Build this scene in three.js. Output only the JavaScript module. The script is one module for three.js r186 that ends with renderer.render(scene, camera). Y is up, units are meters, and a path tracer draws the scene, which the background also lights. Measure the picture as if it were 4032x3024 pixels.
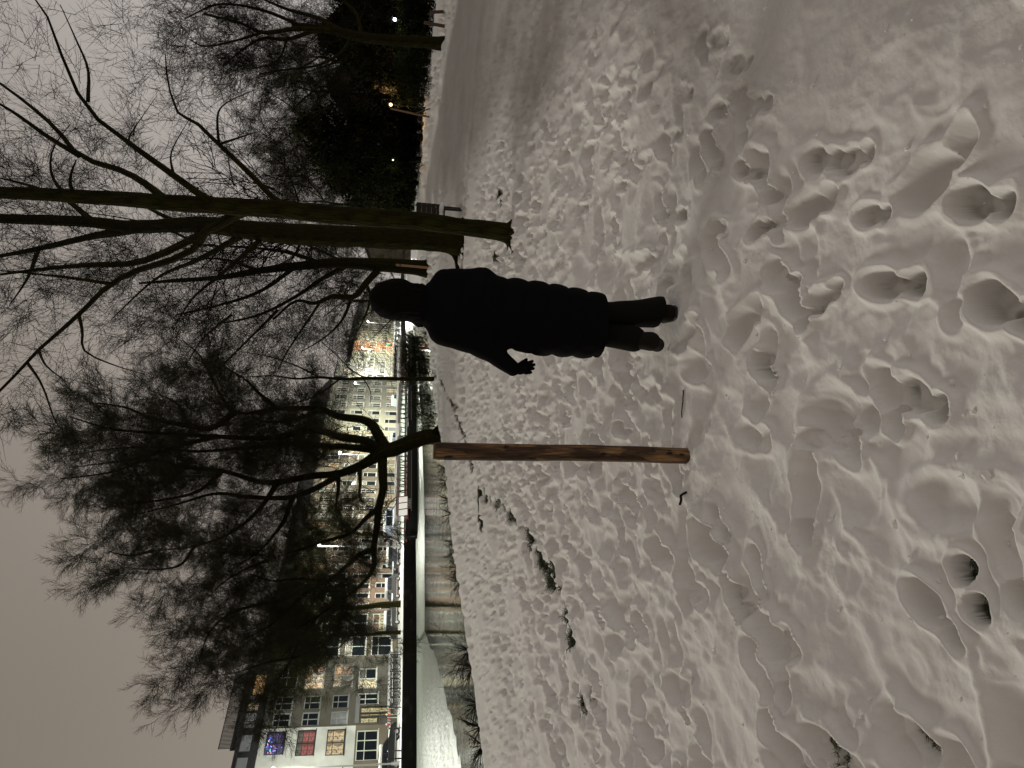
import * as THREE from 'three';
import { mergeGeometries } from 'three/addons/utils/BufferGeometryUtils.js';
import { RoundedBoxGeometry } from 'three/addons/geometries/RoundedBoxGeometry.js';
import { FontLoader } from 'three/addons/loaders/FontLoader.js';
import { TextGeometry } from 'three/addons/geometries/TextGeometry.js';

// ------------------------------------------------------------------ camera (phone held sideways: world up points to the left of the picture)
const scene = new THREE.Scene();
const V3 = (x, y, z) => new THREE.Vector3(x, y, z);
const EYE = V3(0, 1.6, 0), FOCAL = 2850, PITCH = 9.44 * Math.PI / 180, ROLL = 2.2 * Math.PI / 180;
const FWD = V3(0, -Math.sin(PITCH), -Math.cos(PITCH)), UP0 = V3(0, Math.cos(PITCH), -Math.sin(PITCH)), RT0 = V3(1, 0, 0);
const UPV = UP0.clone().multiplyScalar(Math.cos(ROLL)).addScaledVector(RT0, -Math.sin(ROLL));
const RTV = RT0.clone().multiplyScalar(Math.cos(ROLL)).addScaledVector(UP0, Math.sin(ROLL));
const camera = new THREE.PerspectiveCamera(2 * Math.atan(1512 / FOCAL) * 180 / Math.PI, 4 / 3, 0.05, 1500);
camera.position.copy(EYE); camera.up.copy(RTV); camera.lookAt(EYE.clone().add(FWD)); camera.updateMatrixWorld();

// ------------------------------------------------------------------ sky: low cloud lit by the city, warm grey
const SKYW = 256, SKYH = 128, skyData = new Float32Array(SKYW * SKYH * 4);
for (let j = 0; j < SKYH; j++) for (let i = 0; i < SKYW; i++) {
  const el = ((j + 0.5) / SKYH - 0.5) * Math.PI, az = ((i + 0.5) / SKYW - 0.5) * 2 * Math.PI;
  const dx = Math.cos(az) * Math.cos(el), dz = Math.sin(az) * Math.cos(el), dy = Math.sin(el);
  const cloud = 1 + 0.05 * Math.sin(3.1 * dx + 2.2 * dz + 1.3) + 0.035 * Math.sin(6.3 * dz - 4.1 * dx + 5 * dy) + 0.02 * Math.sin(13 * dx + 9 * dy);
  const sx = Math.min(1, Math.max(0, (dx + 0.6) / 1.4)), side = sx * sx * (3 - 2 * sx), e = Math.max(0, dy), low = (1 - e) * (1 - e);
  const L = (0.168 + 0.08 * side + (0.115 + 0.22 * side) * low) * cloud, k = (j * SKYW + i) * 4, w = Math.min(1, 0.75 * side + 0.3 * low);
  skyData[k] = L * (1.165 - 0.1 * w); skyData[k + 1] = L * (0.985 + 0.015 * w); skyData[k + 2] = L * (0.79 + 0.18 * w); skyData[k + 3] = 1;
}
const sky = new THREE.DataTexture(skyData, SKYW, SKYH, THREE.RGBAFormat, THREE.FloatType);
sky.mapping = THREE.EquirectangularReflectionMapping; sky.magFilter = THREE.LinearFilter; sky.minFilter = THREE.LinearFilter; sky.wrapS = THREE.RepeatWrapping; sky.needsUpdate = true;
scene.background = sky; scene.environment = sky;
// the glow of the lit town across the canal, low and broad, stands in the place of the sun
const sun = new THREE.DirectionalLight(new THREE.Color().setRGB(1, 0.95, 0.84), 1.05);
sun.position.set(-42, 16, -44); sun.target.position.set(0, 0, -10); sun.castShadow = true; sun.shadow.radius = 28;
sun.shadow.mapSize.set(2048, 2048); Object.assign(sun.shadow.camera, { left: -60, right: 60, top: 60, bottom: -60, near: 1, far: 200 });
scene.add(sun, sun.target);
const renderer = new THREE.WebGLRenderer({ antialias: true });
renderer.setSize(1024, 768); renderer.toneMapping = THREE.LinearToneMapping; renderer.toneMappingExposure = 1.0;
renderer.outputColorSpace = THREE.SRGBColorSpace; renderer.shadowMap.enabled = true;

// ------------------------------------------------------------------ small tools
function rng(seed) { let a = seed >>> 0; return () => { a = (a + 0x6D2B79F5) | 0; let t = Math.imul(a ^ (a >>> 15), 1 | a); t = (t + Math.imul(t ^ (t >>> 7), 61 | t)) ^ t; return ((t ^ (t >>> 14)) >>> 0) / 4294967296; }; }
const clamp = (x, a = 0, b = 1) => Math.min(b, Math.max(a, x)), mix = (a, b, t) => a + (b - a) * t;
const sstep = (a, b, x) => { const t = clamp((x - a) / (b - a)); return t * t * (3 - 2 * t); };
const h2 = (i, j) => { let h = Math.imul(i, 374761393) + Math.imul(j, 668265263); h = Math.imul(h ^ (h >>> 13), 1274126177); return ((h ^ (h >>> 16)) >>> 0) / 4294967296; };
function n2(x, y) { const i = Math.floor(x), j = Math.floor(y), u = x - i, v = y - j, a = u * u * (3 - 2 * u), b = v * v * (3 - 2 * v); return mix(mix(h2(i, j), h2(i + 1, j), a), mix(h2(i, j + 1), h2(i + 1, j + 1), a), b) * 2 - 1; }
const fbm = (x, y, o = 4) => { let s = 0, a = 0.5, f = 1; for (let k = 0; k < o; k++) { s += a * n2(x * f + k * 17.3, y * f - k * 9.1); f *= 2.03; a *= 0.5; } return s; };
// measuring helpers: where a line of sight of the photograph (4032 x 3024, or half-size 2212 x 1659 coordinates) meets a real distance or height
const sight = (xs, ys) => FWD.clone().multiplyScalar(FOCAL).addScaledVector(RTV, 1512 - ys).addScaledVector(UPV, -(xs - 2016));
const K = 1.8228;
const atD = (x, y, depth) => { const v = sight(x * K, y * K); return EYE.clone().addScaledVector(v, depth / -v.z); };
const onY = (xs, ys, y) => { const v = sight(xs, ys); return EYE.clone().addScaledVector(v, (y - EYE.y) / v.y); };
const names = {};
function numbered(n) { names[n] = (names[n] ?? -1) + 1; return names[n] ? `${n}_${String(names[n]).padStart(3, '0')}` : n; }
function tag(o, label, category, group, kind) { if (label) o.userData.label = label; if (category) o.userData.category = category; if (group) o.userData.group = group; if (kind) o.userData.kind = kind; return o; }
function thing(name, label, category, pos, turn = 0, group) { const o = new THREE.Group(); o.name = numbered(name); if (pos) o.position.copy(pos); o.rotation.y = turn; tag(o, label, category, group); scene.add(o); return o; }
function part(name, geo, mat, parent) { const m = new THREE.Mesh(geo, mat); m.name = parent === scene ? numbered(name) : name; m.castShadow = m.receiveShadow = true; (parent || scene).add(m); return m; }
function structure(name, geo, mat) { const m = part(name, geo, mat, scene); m.userData.kind = 'structure'; return m; }
function copyOf(o, label, group) { const c = o.clone(); c.name = numbered(o.name.replace(/_\d{3}$/, '')); c.userData = { ...o.userData }; if (label) c.userData.label = label; if (group) c.userData.group = group; scene.add(c); return c; }
const box = (w, h, d, x = 0, y = 0, z = 0) => new THREE.BoxGeometry(w, h, d).translate(x, y, z);
const rbox = (w, h, d, r, x = 0, y = 0, z = 0) => new RoundedBoxGeometry(w, h, d, 2, r).translate(x, y, z);
const span = (x0, x1, y0, y1, z0, z1) => box(x1 - x0, y1 - y0, z1 - z0, (x0 + x1) / 2, (y0 + y1) / 2, (z0 + z1) / 2);
const merge = (list) => mergeGeometries(list.map((g) => { const k = g.index ? g.toNonIndexed() : g.clone(); for (const n of Object.keys(k.attributes)) if (!['position', 'normal', 'uv'].includes(n)) k.deleteAttribute(n); return k; }));
function rod(a, b, r, sides = 6, r2 = r) { const d = b.clone().sub(a), g = new THREE.CylinderGeometry(r2, r, d.length(), sides); g.translate(0, d.length() / 2, 0); g.applyQuaternion(new THREE.Quaternion().setFromUnitVectors(V3(0, 1, 0), d.normalize())); return g.translate(a.x, a.y, a.z); }
class Tubes { // many tapering tubes in one geometry
  constructor() { this.p = []; this.n = []; this.u = []; this.i = []; }
  add(pts, rad, sides, rough = 0, seed = 0) {
    let ref = V3(0.31, 0.2, 0.93).normalize(), len = 0; const start = this.p.length / 3, t = V3(), nx = V3(), ny = V3();
    for (let k = 0; k < pts.length; k++) {
      t.subVectors(pts[Math.min(k + 1, pts.length - 1)], pts[Math.max(k - 1, 0)]).normalize();
      nx.crossVectors(ref, t); if (nx.lengthSq() < 1e-6) nx.crossVectors(V3(1, 0, 0), t); nx.normalize(); ny.crossVectors(t, nx); ref = ny.clone().cross(nx).negate().lengthSq() ? V3().crossVectors(t, nx).cross(t).length() ? V3().crossVectors(t, nx) : ref : ref;
      ref = V3().crossVectors(t, nx);
      if (k) len += pts[k].distanceTo(pts[k - 1]);
      for (let s = 0; s <= sides; s++) {
        const a = s / sides * Math.PI * 2, c = Math.cos(a), d = Math.sin(a), f = rough ? 1 + rough * n2((s % sides) * 0.9 + seed, len * 2.2 / Math.max(0.3, rad[0] * 3)) + rough * 0.5 * n2((s % sides) * 2.3 + seed, len * 7) : 1, r = rad[k] * f;
        this.p.push(pts[k].x + (nx.x * c + ny.x * d) * r, pts[k].y + (nx.y * c + ny.y * d) * r, pts[k].z + (nx.z * c + ny.z * d) * r);
        this.n.push(nx.x * c + ny.x * d, nx.y * c + ny.y * d, nx.z * c + ny.z * d); this.u.push(s / sides * Math.max(0.1, rad[0] * 6.28), len);
      }
      ref = nx.clone().cross(t).negate();
    }
    const w = sides + 1;
    if (sides > 7) for (const k of [0, pts.length - 1]) { const c = this.p.length / 3; t.subVectors(pts[k], pts[k ? k - 1 : 1]).normalize(); this.p.push(pts[k].x, pts[k].y, pts[k].z); this.n.push(t.x, t.y, t.z); this.u.push(0, 0); for (let s = 0; s < sides; s++) { const a = start + k * w + s; k ? this.i.push(a, a + 1, c) : this.i.push(a + 1, a, c); } }
    for (let k = 0; k + 1 < pts.length; k++) for (let s = 0; s < sides; s++) { const a = start + k * w + s, b = a + w; this.i.push(a, a + 1, b, b, a + 1, b + 1); }
  }
  geometry() { const g = new THREE.BufferGeometry(); g.setAttribute('position', new THREE.Float32BufferAttribute(this.p, 3)); g.setAttribute('normal', new THREE.Float32BufferAttribute(this.n, 3)); g.setAttribute('uv', new THREE.Float32BufferAttribute(this.u, 2)); g.setIndex(this.i); return g; }
}
function curve(pts, n) { return new THREE.CatmullRomCurve3(pts, false, 'centripetal').getPoints(n); }
const ramp = (n, a, b, pw = 1) => Array.from({ length: n }, (_, k) => mix(a, b, Math.pow(k / (n - 1), pw)));

// ------------------------------------------------------------------ materials
function texture(w, h, fn, srgb) { const d = new Uint8Array(w * h * 4); for (let j = 0; j < h; j++) for (let i = 0; i < w; i++) { const c = fn(i / w, j / h), k = (j * w + i) * 4; d[k] = clamp(c[0]) * 255; d[k + 1] = clamp(c[1]) * 255; d[k + 2] = clamp(c[2]) * 255; d[k + 3] = 255; } const t = new THREE.DataTexture(d, w, h); t.wrapS = t.wrapT = THREE.RepeatWrapping; t.magFilter = THREE.LinearFilter; t.minFilter = THREE.LinearMipmapLinearFilter; t.generateMipmaps = true; if (srgb) t.colorSpace = THREE.SRGBColorSpace; t.needsUpdate = true; return t; }
const tile = (fn, P) => (u, v) => { const a = fn(u * P, v * P), b = fn((u - 1) * P, v * P), c = fn(u * P, (v - 1) * P), d = fn((u - 1) * P, (v - 1) * P), s = sstep(0, 1, u), t = sstep(0, 1, v); return mix(mix(a, b, s), mix(c, d, s), t); };
const snowNoise = tile((x, y) => 0.5 + 0.5 * fbm(x, y, 5), 22), barkNoise = tile((x, y) => 0.5 + 0.7 * fbm(x * 1.0, y * 0.22, 4), 14), blotch = tile((x, y) => 0.5 + 0.8 * fbm(x, y, 4), 6);
const rep = (t, x, y = x) => { t.repeat.set(x, y); return t; };
const snowBump = rep(texture(512, 512, (u, v) => { const a = snowNoise(u, v); return [a, a, a]; }), 1.7);
const barkBump = rep(texture(256, 256, (u, v) => { const a = Math.abs(barkNoise(u, v) - 0.5) * 2; return [a, a, a]; }), 1.6, 1.1);
const barkColour = rep(texture(256, 256, (u, v) => { const a = Math.abs(barkNoise(u, v) - 0.5) * 2, m = blotch(u, v), k = 0.62 + 0.5 * a; return [0.36 * k * (0.9 + 0.2 * m), 0.34 * k * (0.82 + 0.4 * m), 0.22 * k]; }, true), 1.6, 1.1);
const wallStain = rep(texture(256, 256, (u, v) => { const a = blotch(u, v); const s = sstep(0.55, 0.78, a); return [mix(0.16, 0.5, s), mix(0.16, 0.48, s), mix(0.15, 0.42, s)]; }, true), 0.09, 0.3);
const plaster = rep(texture(256, 256, (u, v) => { const a = 0.86 + 0.14 * blotch(u, v) + 0.06 * (snowNoise(u, v) - 0.5); return [a, a, a * 0.99]; }, true), 0.12);
const logColour = texture(256, 1024, (() => { const N = (x, y, o) => fbm(x, y, o), wrap = (f) => (u, v) => mix(f(u, v), f(u - 1, v), sstep(0.75, 1, u)); const grain = wrap((u, v) => N(u * 22, v * 9, 5)), fine = wrap((u, v) => N(u * 60, v * 16 + 9, 3)), barkLeft = wrap((u, v) => N(u * 6.5 + 30, v * 9, 5)), knot = wrap((u, v) => N(u * 9 + 3, v * 22 + 5, 2)); return (u, v) => { const d = sstep(-0.06, 0.22, barkLeft(u + 0.06 * grain(u, v), v + 0.03 * grain(u, v)) + 0.3 * grain(u, v) + 0.15 * fine(u, v)), k = 1.12 * (1 + 0.6 * grain(u, v) + 0.5 * fine(u, v)) * (1 - 0.7 * sstep(0.42, 0.55, knot(u, v))); return [mix(0.54, 0.29, d) * k, mix(0.41, 0.21, d) * k, mix(0.275, 0.14, d) * k]; }; })(), true);
const std = (c, o = {}) => new (o.specularIntensity === undefined ? THREE.MeshStandardMaterial : THREE.MeshPhysicalMaterial)({ color: Array.isArray(c) ? new THREE.Color().setRGB(...c) : c, roughness: 0.85, metalness: 0, ...o });
const M = {
  ground: std([1, 1, 1], { vertexColors: true, roughness: 0.9, bumpMap: snowBump, bumpScale: 0.006 }),
  snow: std([0.82, 0.81, 0.8], { roughness: 0.9 }),
  bark: std([0.36, 0.36, 0.2], { map: barkColour, bumpMap: barkBump, bumpScale: 0.05, roughness: 1, specularIntensity: 0.15 }),
  twig: std([0.014, 0.012, 0.009], { roughness: 1, specularIntensity: 0.1 }),
  black: std([0.012, 0.012, 0.013], { roughness: 0.7 }),
  iron: std([0.01, 0.011, 0.012], { roughness: 0.5 }),
  frame: std([0.72, 0.74, 0.66], { roughness: 0.5 }),
  darkFrame: std([0.03, 0.03, 0.03], { roughness: 0.5 }),
  pane: std([0.012, 0.016, 0.022], { roughness: 0.07 }),
  greyPane: std([0.2, 0.21, 0.22], { roughness: 0.4 }),
  curtain: std([0.42, 0.39, 0.33], { roughness: 0.7 }),
  mossTwig: std([0.034, 0.034, 0.015], { roughness: 1, specularIntensity: 0.1 }),
  slate: std([0.028, 0.028, 0.03], { roughness: 0.8 }),
  quay: std([0.11, 0.11, 0.1], { map: wallStain, roughness: 0.9 }),
};
const roomGlow = texture(64, 64, (u, v) => { const fold = 0.92 + 0.08 * Math.sin(u * 30 + 4 * n2(u * 5, 1)), side = u < 0.16 || u > 0.86 ? 0.72 : 1, shelf = n2(u * 6 + 3, v * 5) > 0.28 ? 0.55 : 1, a = fold * side * shelf * (0.85 + 0.15 * n2(u * 20, v * 20)); return [a, a, a]; }, true);
const glow = (r, g, b, k, room) => std([0.05, 0.05, 0.05], { ...(room ? { emissiveMap: roomGlow } : {}), emissive: new THREE.Color().setRGB(r, g, b), emissiveIntensity: k, roughness: 0.4 });

// ------------------------------------------------------------------ the ground: lawn sloping to the canal, trodden snow, packed path
const EDGE = V3(-8.84, 0, -16.45), EDIR = V3(0.31, 0, -0.951).normalize(), ENRM = V3(-EDIR.z, 0, EDIR.x); // near bank line
const toBank = (x, z) => (x - EDGE.x) * ENRM.x + (z - EDGE.z) * ENRM.z + 0.25 * Math.sin((x * EDIR.x + z * EDIR.z) * 0.35);
const BANK = -0.8, WATER = -1.5;
function baseY(x, z) { const q = toBank(x, z); if (q >= 0) return BANK * Math.pow(1 - clamp(q / 13), 1.6); return BANK - 1.7 * sstep(0, 1.6, -q); }
function onGround(x, y) { let h = 0, p; for (let k = 0; k < 12; k++) { p = onY(x * K, y * K, h); h = mix(h, baseY(p.x, p.z), 0.7); } return p; }
const packed = (x, z) => sstep(-0.9, 1.3, x - (1.25 + 0.2 * -z) + 0.8 * n2(x * 0.8, z * 0.5)) * (1 - sstep(11.6, 12.4, x + 0.4 * n2(z * 0.3, 3)));
// footprints
const prints = [], cells = new Map();
function addPrint(x, z, turn, depth, scale, soft, bare = 0, round = 0) { const p = { round, x, z, c: Math.cos(turn), s: Math.sin(turn), depth, scale, soft, bare }, R = 0.34 * scale; prints.push(p); for (let i = Math.floor((x - R) / 0.5); i <= Math.floor((x + R) / 0.5); i++) for (let j = Math.floor((z - R) / 0.5); j <= Math.floor((z + R) / 0.5); j++) { const k = i * 100003 + j; let l = cells.get(k); if (!l) cells.set(k, l = []); l.push(p); } }
{
  const r = rng(11);
  for (let t = 0; t < 330; t++) { // trails of steps
    let a = (r() - 0.5) * 1.1 + (r() < 0.3 ? 0.9 : -0.25), x = (r() - 0.62) * 20, z = -0.2 - r() * r() * 30; const fresh = r(), n = 5 + r() * 16, big = 0.85 + r() * 0.4;
    for (let k = 0; k < n; k++) { a += (r() - 0.5) * 0.16; x += Math.sin(a) * 0.62; z -= Math.cos(a) * 0.62; const s = k % 2 ? 1 : -1; if (r() < 0.12) continue; addPrint(x + Math.cos(a) * 0.11 * s + (r() - 0.5) * 0.08, z + Math.sin(a) * 0.11 * s, a + s * 0.12 + (r() - 0.5) * 0.3, (0.025 + 0.07 * fresh) * (0.6 + 0.8 * r()), big * (0.85 + 0.3 * r()), 0.55 + 0.45 * (1 - fresh) + 0.1 * r()); }
  }
  for (let t = 0; t < 2600; t++) { const d = 0.9 + 34 * Math.pow(r(), 1.35), f = (r() - 0.5) * 1.5, near = d < 4.5; addPrint(d * Math.sin(f), -d * Math.cos(f), (r() - 0.5) * 1.6, (0.015 + 0.045 * r() * r()) * (near ? 0.5 : 1), (near ? 1.05 : 0.8) + (near ? 0.55 : 0.8) * r(), (near ? 1.1 : 0.6) + 0.5 * r()); }
  for (let t = 0; t < 1700; t++) { const z = -18 - 42 * r(), x = mix(-8.84 + 0.31 / 0.951 * (-z - 16.45), 9 - 0.02 * z, r()); addPrint(x, z, (r() - 0.5) * 2, 0.05 + 0.09 * r(), 1.2 + 1.0 * r(), 0.5 + 0.4 * r()); }
  for (let t = 0; t < 900; t++) { const z = -20 - 38 * r(), x = 12.3 + 0.12 * (-z - 20) * r() + 4.5 * r(); addPrint(x, z, r() * 3, 0.06 + 0.1 * r(), 1.3 + 0.9 * r(), 0.4 + 0.3 * r(), r() < 0.06 ? 0.7 : 0); }
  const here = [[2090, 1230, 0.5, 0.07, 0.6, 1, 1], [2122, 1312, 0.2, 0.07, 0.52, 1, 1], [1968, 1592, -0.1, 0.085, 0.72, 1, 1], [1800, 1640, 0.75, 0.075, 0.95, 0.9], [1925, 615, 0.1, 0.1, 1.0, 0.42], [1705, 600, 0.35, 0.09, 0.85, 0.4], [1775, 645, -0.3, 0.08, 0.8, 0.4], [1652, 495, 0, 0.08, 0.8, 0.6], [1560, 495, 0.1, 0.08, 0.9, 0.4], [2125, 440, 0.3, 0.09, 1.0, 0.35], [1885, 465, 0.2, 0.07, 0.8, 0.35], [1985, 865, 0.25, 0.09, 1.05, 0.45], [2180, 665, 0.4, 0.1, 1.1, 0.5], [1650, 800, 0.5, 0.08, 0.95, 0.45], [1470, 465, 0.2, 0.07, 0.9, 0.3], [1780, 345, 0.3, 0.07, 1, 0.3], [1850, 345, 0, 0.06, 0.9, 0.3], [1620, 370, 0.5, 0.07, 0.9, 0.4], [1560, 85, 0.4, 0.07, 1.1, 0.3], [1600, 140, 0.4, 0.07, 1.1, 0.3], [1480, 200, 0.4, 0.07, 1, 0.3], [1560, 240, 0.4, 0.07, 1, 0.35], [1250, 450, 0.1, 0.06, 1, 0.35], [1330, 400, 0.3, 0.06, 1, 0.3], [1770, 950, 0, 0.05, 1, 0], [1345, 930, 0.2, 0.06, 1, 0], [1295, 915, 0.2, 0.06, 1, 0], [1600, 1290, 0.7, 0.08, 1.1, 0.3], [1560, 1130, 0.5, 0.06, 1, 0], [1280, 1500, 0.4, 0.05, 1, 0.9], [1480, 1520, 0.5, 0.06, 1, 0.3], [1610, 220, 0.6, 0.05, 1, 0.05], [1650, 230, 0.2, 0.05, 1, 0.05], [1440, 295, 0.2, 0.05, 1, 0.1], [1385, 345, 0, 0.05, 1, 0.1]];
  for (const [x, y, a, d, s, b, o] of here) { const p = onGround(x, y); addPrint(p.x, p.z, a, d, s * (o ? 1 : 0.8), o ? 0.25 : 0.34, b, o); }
}
// strips and patches where feet and wheels wore the snow down to the grass
const strips = [[[925, 780], [950, 822], [972, 868], [990, 905], [1008, 960], [1020, 1010]], [[1035, 1062], [1052, 1072], [1078, 1090], [1118, 1128], [1142, 1165], [1160, 1205], [1185, 1250]], [[1190, 1225], [1215, 1330]], [[1036, 1080], [1042, 1140]], [[1262, 1515], [1272, 1560]], [[1078, 425], [1082, 450]], [[1060, 545], [1078, 565]], [[1228, 1370], [1236, 1385]]].map((l) => l.map(([x, y]) => onGround(x, y)));
const widths = [0.15, 0.15, 0.12, 0.11, 0.12, 0.1, 0.1, 0.06];
function bareAt(x, z) { let b = 0; strips.forEach((l, n) => { for (let k = 0; k + 1 < l.length; k++) { const a = l[k], c = l[k + 1], dx = c.x - a.x, dz = c.z - a.z; if (Math.abs(x - a.x) > 9 || Math.abs(z - a.z) > 9) { if (dx * dx + dz * dz < 60) continue; } const t = clamp(((x - a.x) * dx + (z - a.z) * dz) / (dx * dx + dz * dz)), d = Math.hypot(x - a.x - dx * t, z - a.z - dz * t); b = Math.max(b, 1 - d / widths[n]); } }); return b <= 0 ? 0 : sstep(0.3, 0.62, b * 0.7 + 1.15 * fbm(x * 3.6, z * 3.6, 4)); }
const flat = [[0.411, -4, 0.12], [-0.36, -3.75, 0.07]];
const info = { bare: 0 };
function groundY(x, z) {
  const q = toBank(x, z), far = Math.hypot(x, z); let y = baseY(x, z); info.bare = 0;
  if (q < -0.3 || far > 140) return y + 0.05 * n2(x, z);
  const pk = packed(x, z), amp = 1 - 0.86 * pk;
  const strip = sstep(12, 13.2, x) * (1 - sstep(60, 80, far)); let relief = strip * (0.1 * n2(x * 1.3, z * 1.1) + 0.05 * n2(x * 3.7, z * 3.1)) + amp * (0.05 * n2(x * 0.7, z * 0.7) + 0.022 * n2(x * 1.9 + 7, z * 1.9) + 0.012 * n2(x * 4.6, z * 4.6 + 3)) + 0.006 * fbm(x * 9, z * 9, 3) * (1 - 0.5 * pk) + pk * 0.03 * fbm(x * 7, z * 4, 4) * (1 - sstep(4.2, 6.5, x - 0.1 * -z));
  const l = far < 75 ? cells.get(Math.floor(x / 0.5) * 100003 + Math.floor(z / 0.5)) : null;
  let dent = 0, rim = 0, bare = 0;
  if (l) for (const p of l) {
    const dx = x - p.x, dz = z - p.z, wob = 1 + 0.2 * n2(x * 11 + p.x, z * 11), a = (dx * p.s - dz * p.c) / p.scale * wob, b = (dx * p.c + dz * p.s) / p.scale * wob;
    const e = p.round ? Math.hypot(a, b) / 0.075 : Math.min(Math.hypot((a - 0.055) / 0.1, b / 0.058), Math.hypot((a + 0.1) / 0.058, b / 0.045));
    if (e > 2.4) continue;
    const in_ = 1 - sstep(1 - p.soft * 0.55, 1 + p.soft * 0.7, e), d = p.depth * in_; if (d > dent) dent = d;
    rim += p.depth * 0.24 * Math.exp(-Math.pow((e - 1.4 - 0.25 * p.soft) / 0.3, 2));
    if (p.bare && in_ > 0.8) bare = Math.max(bare, p.bare > 0.7 ? sstep(0.8, 0.97, in_) * sstep(0.1, 0.5, p.bare - 0.45 + 0.5 * n2(x * 40, z * 40)) : p.bare * (0.45 + 0.9 * sstep(-0.2, 0.5, fbm(x * 30, z * 30, 2))));  // low bare values grey print floors: thin snow over grass plus painted hollow shade
  }
  relief += amp * (Math.min(rim, 0.035) - dent) * (pk > 0.5 ? 0.7 : 1);
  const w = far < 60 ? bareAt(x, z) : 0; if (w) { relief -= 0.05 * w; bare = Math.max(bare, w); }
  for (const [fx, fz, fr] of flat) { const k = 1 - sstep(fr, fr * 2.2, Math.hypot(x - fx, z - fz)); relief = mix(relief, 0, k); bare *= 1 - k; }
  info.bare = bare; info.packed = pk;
  return y + relief * sstep(-0.3, 0.4, q);
}
{
  const rows = [], fine = 40 * Math.PI / 180, NA = 800, cols = [];
  const aMin = Math.atan(1.6 / 170), aMax = 62 * Math.PI / 180, NR = 640, v0 = Math.tan(aMin - PITCH), v1 = Math.tan(aMax - PITCH);
  for (let k = 0; k < NR; k++) rows.push(1.6 / Math.tan(PITCH + Math.atan(mix(v1, v0, k / (NR - 1)))));
  rows.push(230, 320, 480, 900);
  for (let k = 0; k <= NA; k++) cols.push(-fine + 2 * fine * k / NA);
  for (let k = 1; k < 60; k++) cols.push(fine + (2 * Math.PI - 2 * fine) * k / 60);
  const nc = cols.length, pos = [], col = [], uv = [], idx = [], c = new THREE.Color();
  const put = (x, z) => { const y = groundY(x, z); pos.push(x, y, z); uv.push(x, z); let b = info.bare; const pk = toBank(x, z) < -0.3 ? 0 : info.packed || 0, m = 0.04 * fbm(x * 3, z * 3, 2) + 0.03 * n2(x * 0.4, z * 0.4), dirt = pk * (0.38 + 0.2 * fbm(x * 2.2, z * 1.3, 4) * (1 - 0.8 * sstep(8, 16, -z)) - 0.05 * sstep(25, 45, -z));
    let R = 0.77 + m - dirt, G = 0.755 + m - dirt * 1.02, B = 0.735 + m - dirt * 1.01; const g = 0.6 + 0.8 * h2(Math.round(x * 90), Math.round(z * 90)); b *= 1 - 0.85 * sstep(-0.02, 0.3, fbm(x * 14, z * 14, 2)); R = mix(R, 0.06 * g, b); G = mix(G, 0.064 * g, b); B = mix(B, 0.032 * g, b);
    if (toBank(x, z) < -0.5) { R = 0.05; G = 0.045; B = 0.035; } col.push(R, G, B); };
  for (const r of rows) for (const a of cols) put(r * Math.sin(a), -r * Math.cos(a));
  for (let j = 0; j + 1 < rows.length; j++) for (let i = 0; i < nc; i++) { const i2 = (i + 1) % nc, a = j * nc + i, b = j * nc + i2, d = a + nc, e = b + nc; idx.push(a, b, d, b, e, d); }
  const centre = pos.length / 3; put(0, 0); for (let i = 0; i < nc; i++) idx.push(centre, (i + 1) % nc, i);
  const g = new THREE.BufferGeometry(); g.setAttribute('position', new THREE.Float32BufferAttribute(pos, 3)); g.setAttribute('color', new THREE.Float32BufferAttribute(col, 3)); g.setAttribute('uv', new THREE.Float32BufferAttribute(uv, 2)); g.setIndex(idx); g.computeVertexNormals();
  structure('snow_ground', g, M.ground);
}
// grass blades in the worn strips and in the deepest footprints
function instances(name, geo, mat, list, parent) { const m = new THREE.InstancedMesh(geo, mat, list.length); list.forEach((x, k) => m.setMatrixAt(k, x)); m.name = parent === scene ? numbered(name) : name; m.castShadow = m.receiveShadow = true; m.userData.kind = 'stuff'; parent.add(m); return m; }
{
  const r = rng(5), list = [], blades = new Tubes(), q = new THREE.Quaternion(), e = new THREE.Euler();
  for (let k = 0; k < 7; k++) { const a = r() * 6.28, o = V3((r() - 0.5) * 0.03, 0, (r() - 0.5) * 0.03), l = 0.02 + 0.035 * r(); blades.add([o, o.clone().add(V3(Math.cos(a) * l * 0.4, l * 0.6, Math.sin(a) * l * 0.4)), o.clone().add(V3(Math.cos(a) * l * 1.1, l * 0.7, Math.sin(a) * l * 1.1))], [0.0022, 0.0018, 0.0004], 3); }
  let tries = 0; while (list.length < 1400 && tries++ < 60000) { const l = strips[Math.floor(r() * strips.length)], k = Math.floor(r() * (l.length - 1)), t = r(), x = mix(l[k].x, l[k + 1].x, t) + (r() - 0.5) * 0.7, z = mix(l[k].z, l[k + 1].z, t) + (r() - 0.5) * 0.7; if (bareAt(x, z) < 0.5) continue; const s = 0.7 + r(); list.push(new THREE.Matrix4().compose(V3(x, groundY(x, z) - 0.004, z), q.setFromEuler(e.set(0, r() * 6.28, 0)).clone(), V3(s, s, s))); }
  for (const p of prints) if (p.bare > 0.65) for (let k = 0; k < 26 * p.bare; k++) { const a = r() * 6.28, d = Math.sqrt(r()) * 0.06 * p.scale, x = p.x + Math.cos(a) * d, z = p.z + Math.sin(a) * d; list.push(new THREE.Matrix4().compose(V3(x, groundY(x, z) - 0.004, z), q.setFromEuler(e.set(0, r() * 6.28, 0)).clone(), V3(0.5, 0.4, 0.5))); }
  const g = instances('grass_blades', blades.geometry(), std([0.05, 0.065, 0.024]), list, scene); tag(g, 'short green grass showing through worn snow', 'grass', null, 'stuff');
}
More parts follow.
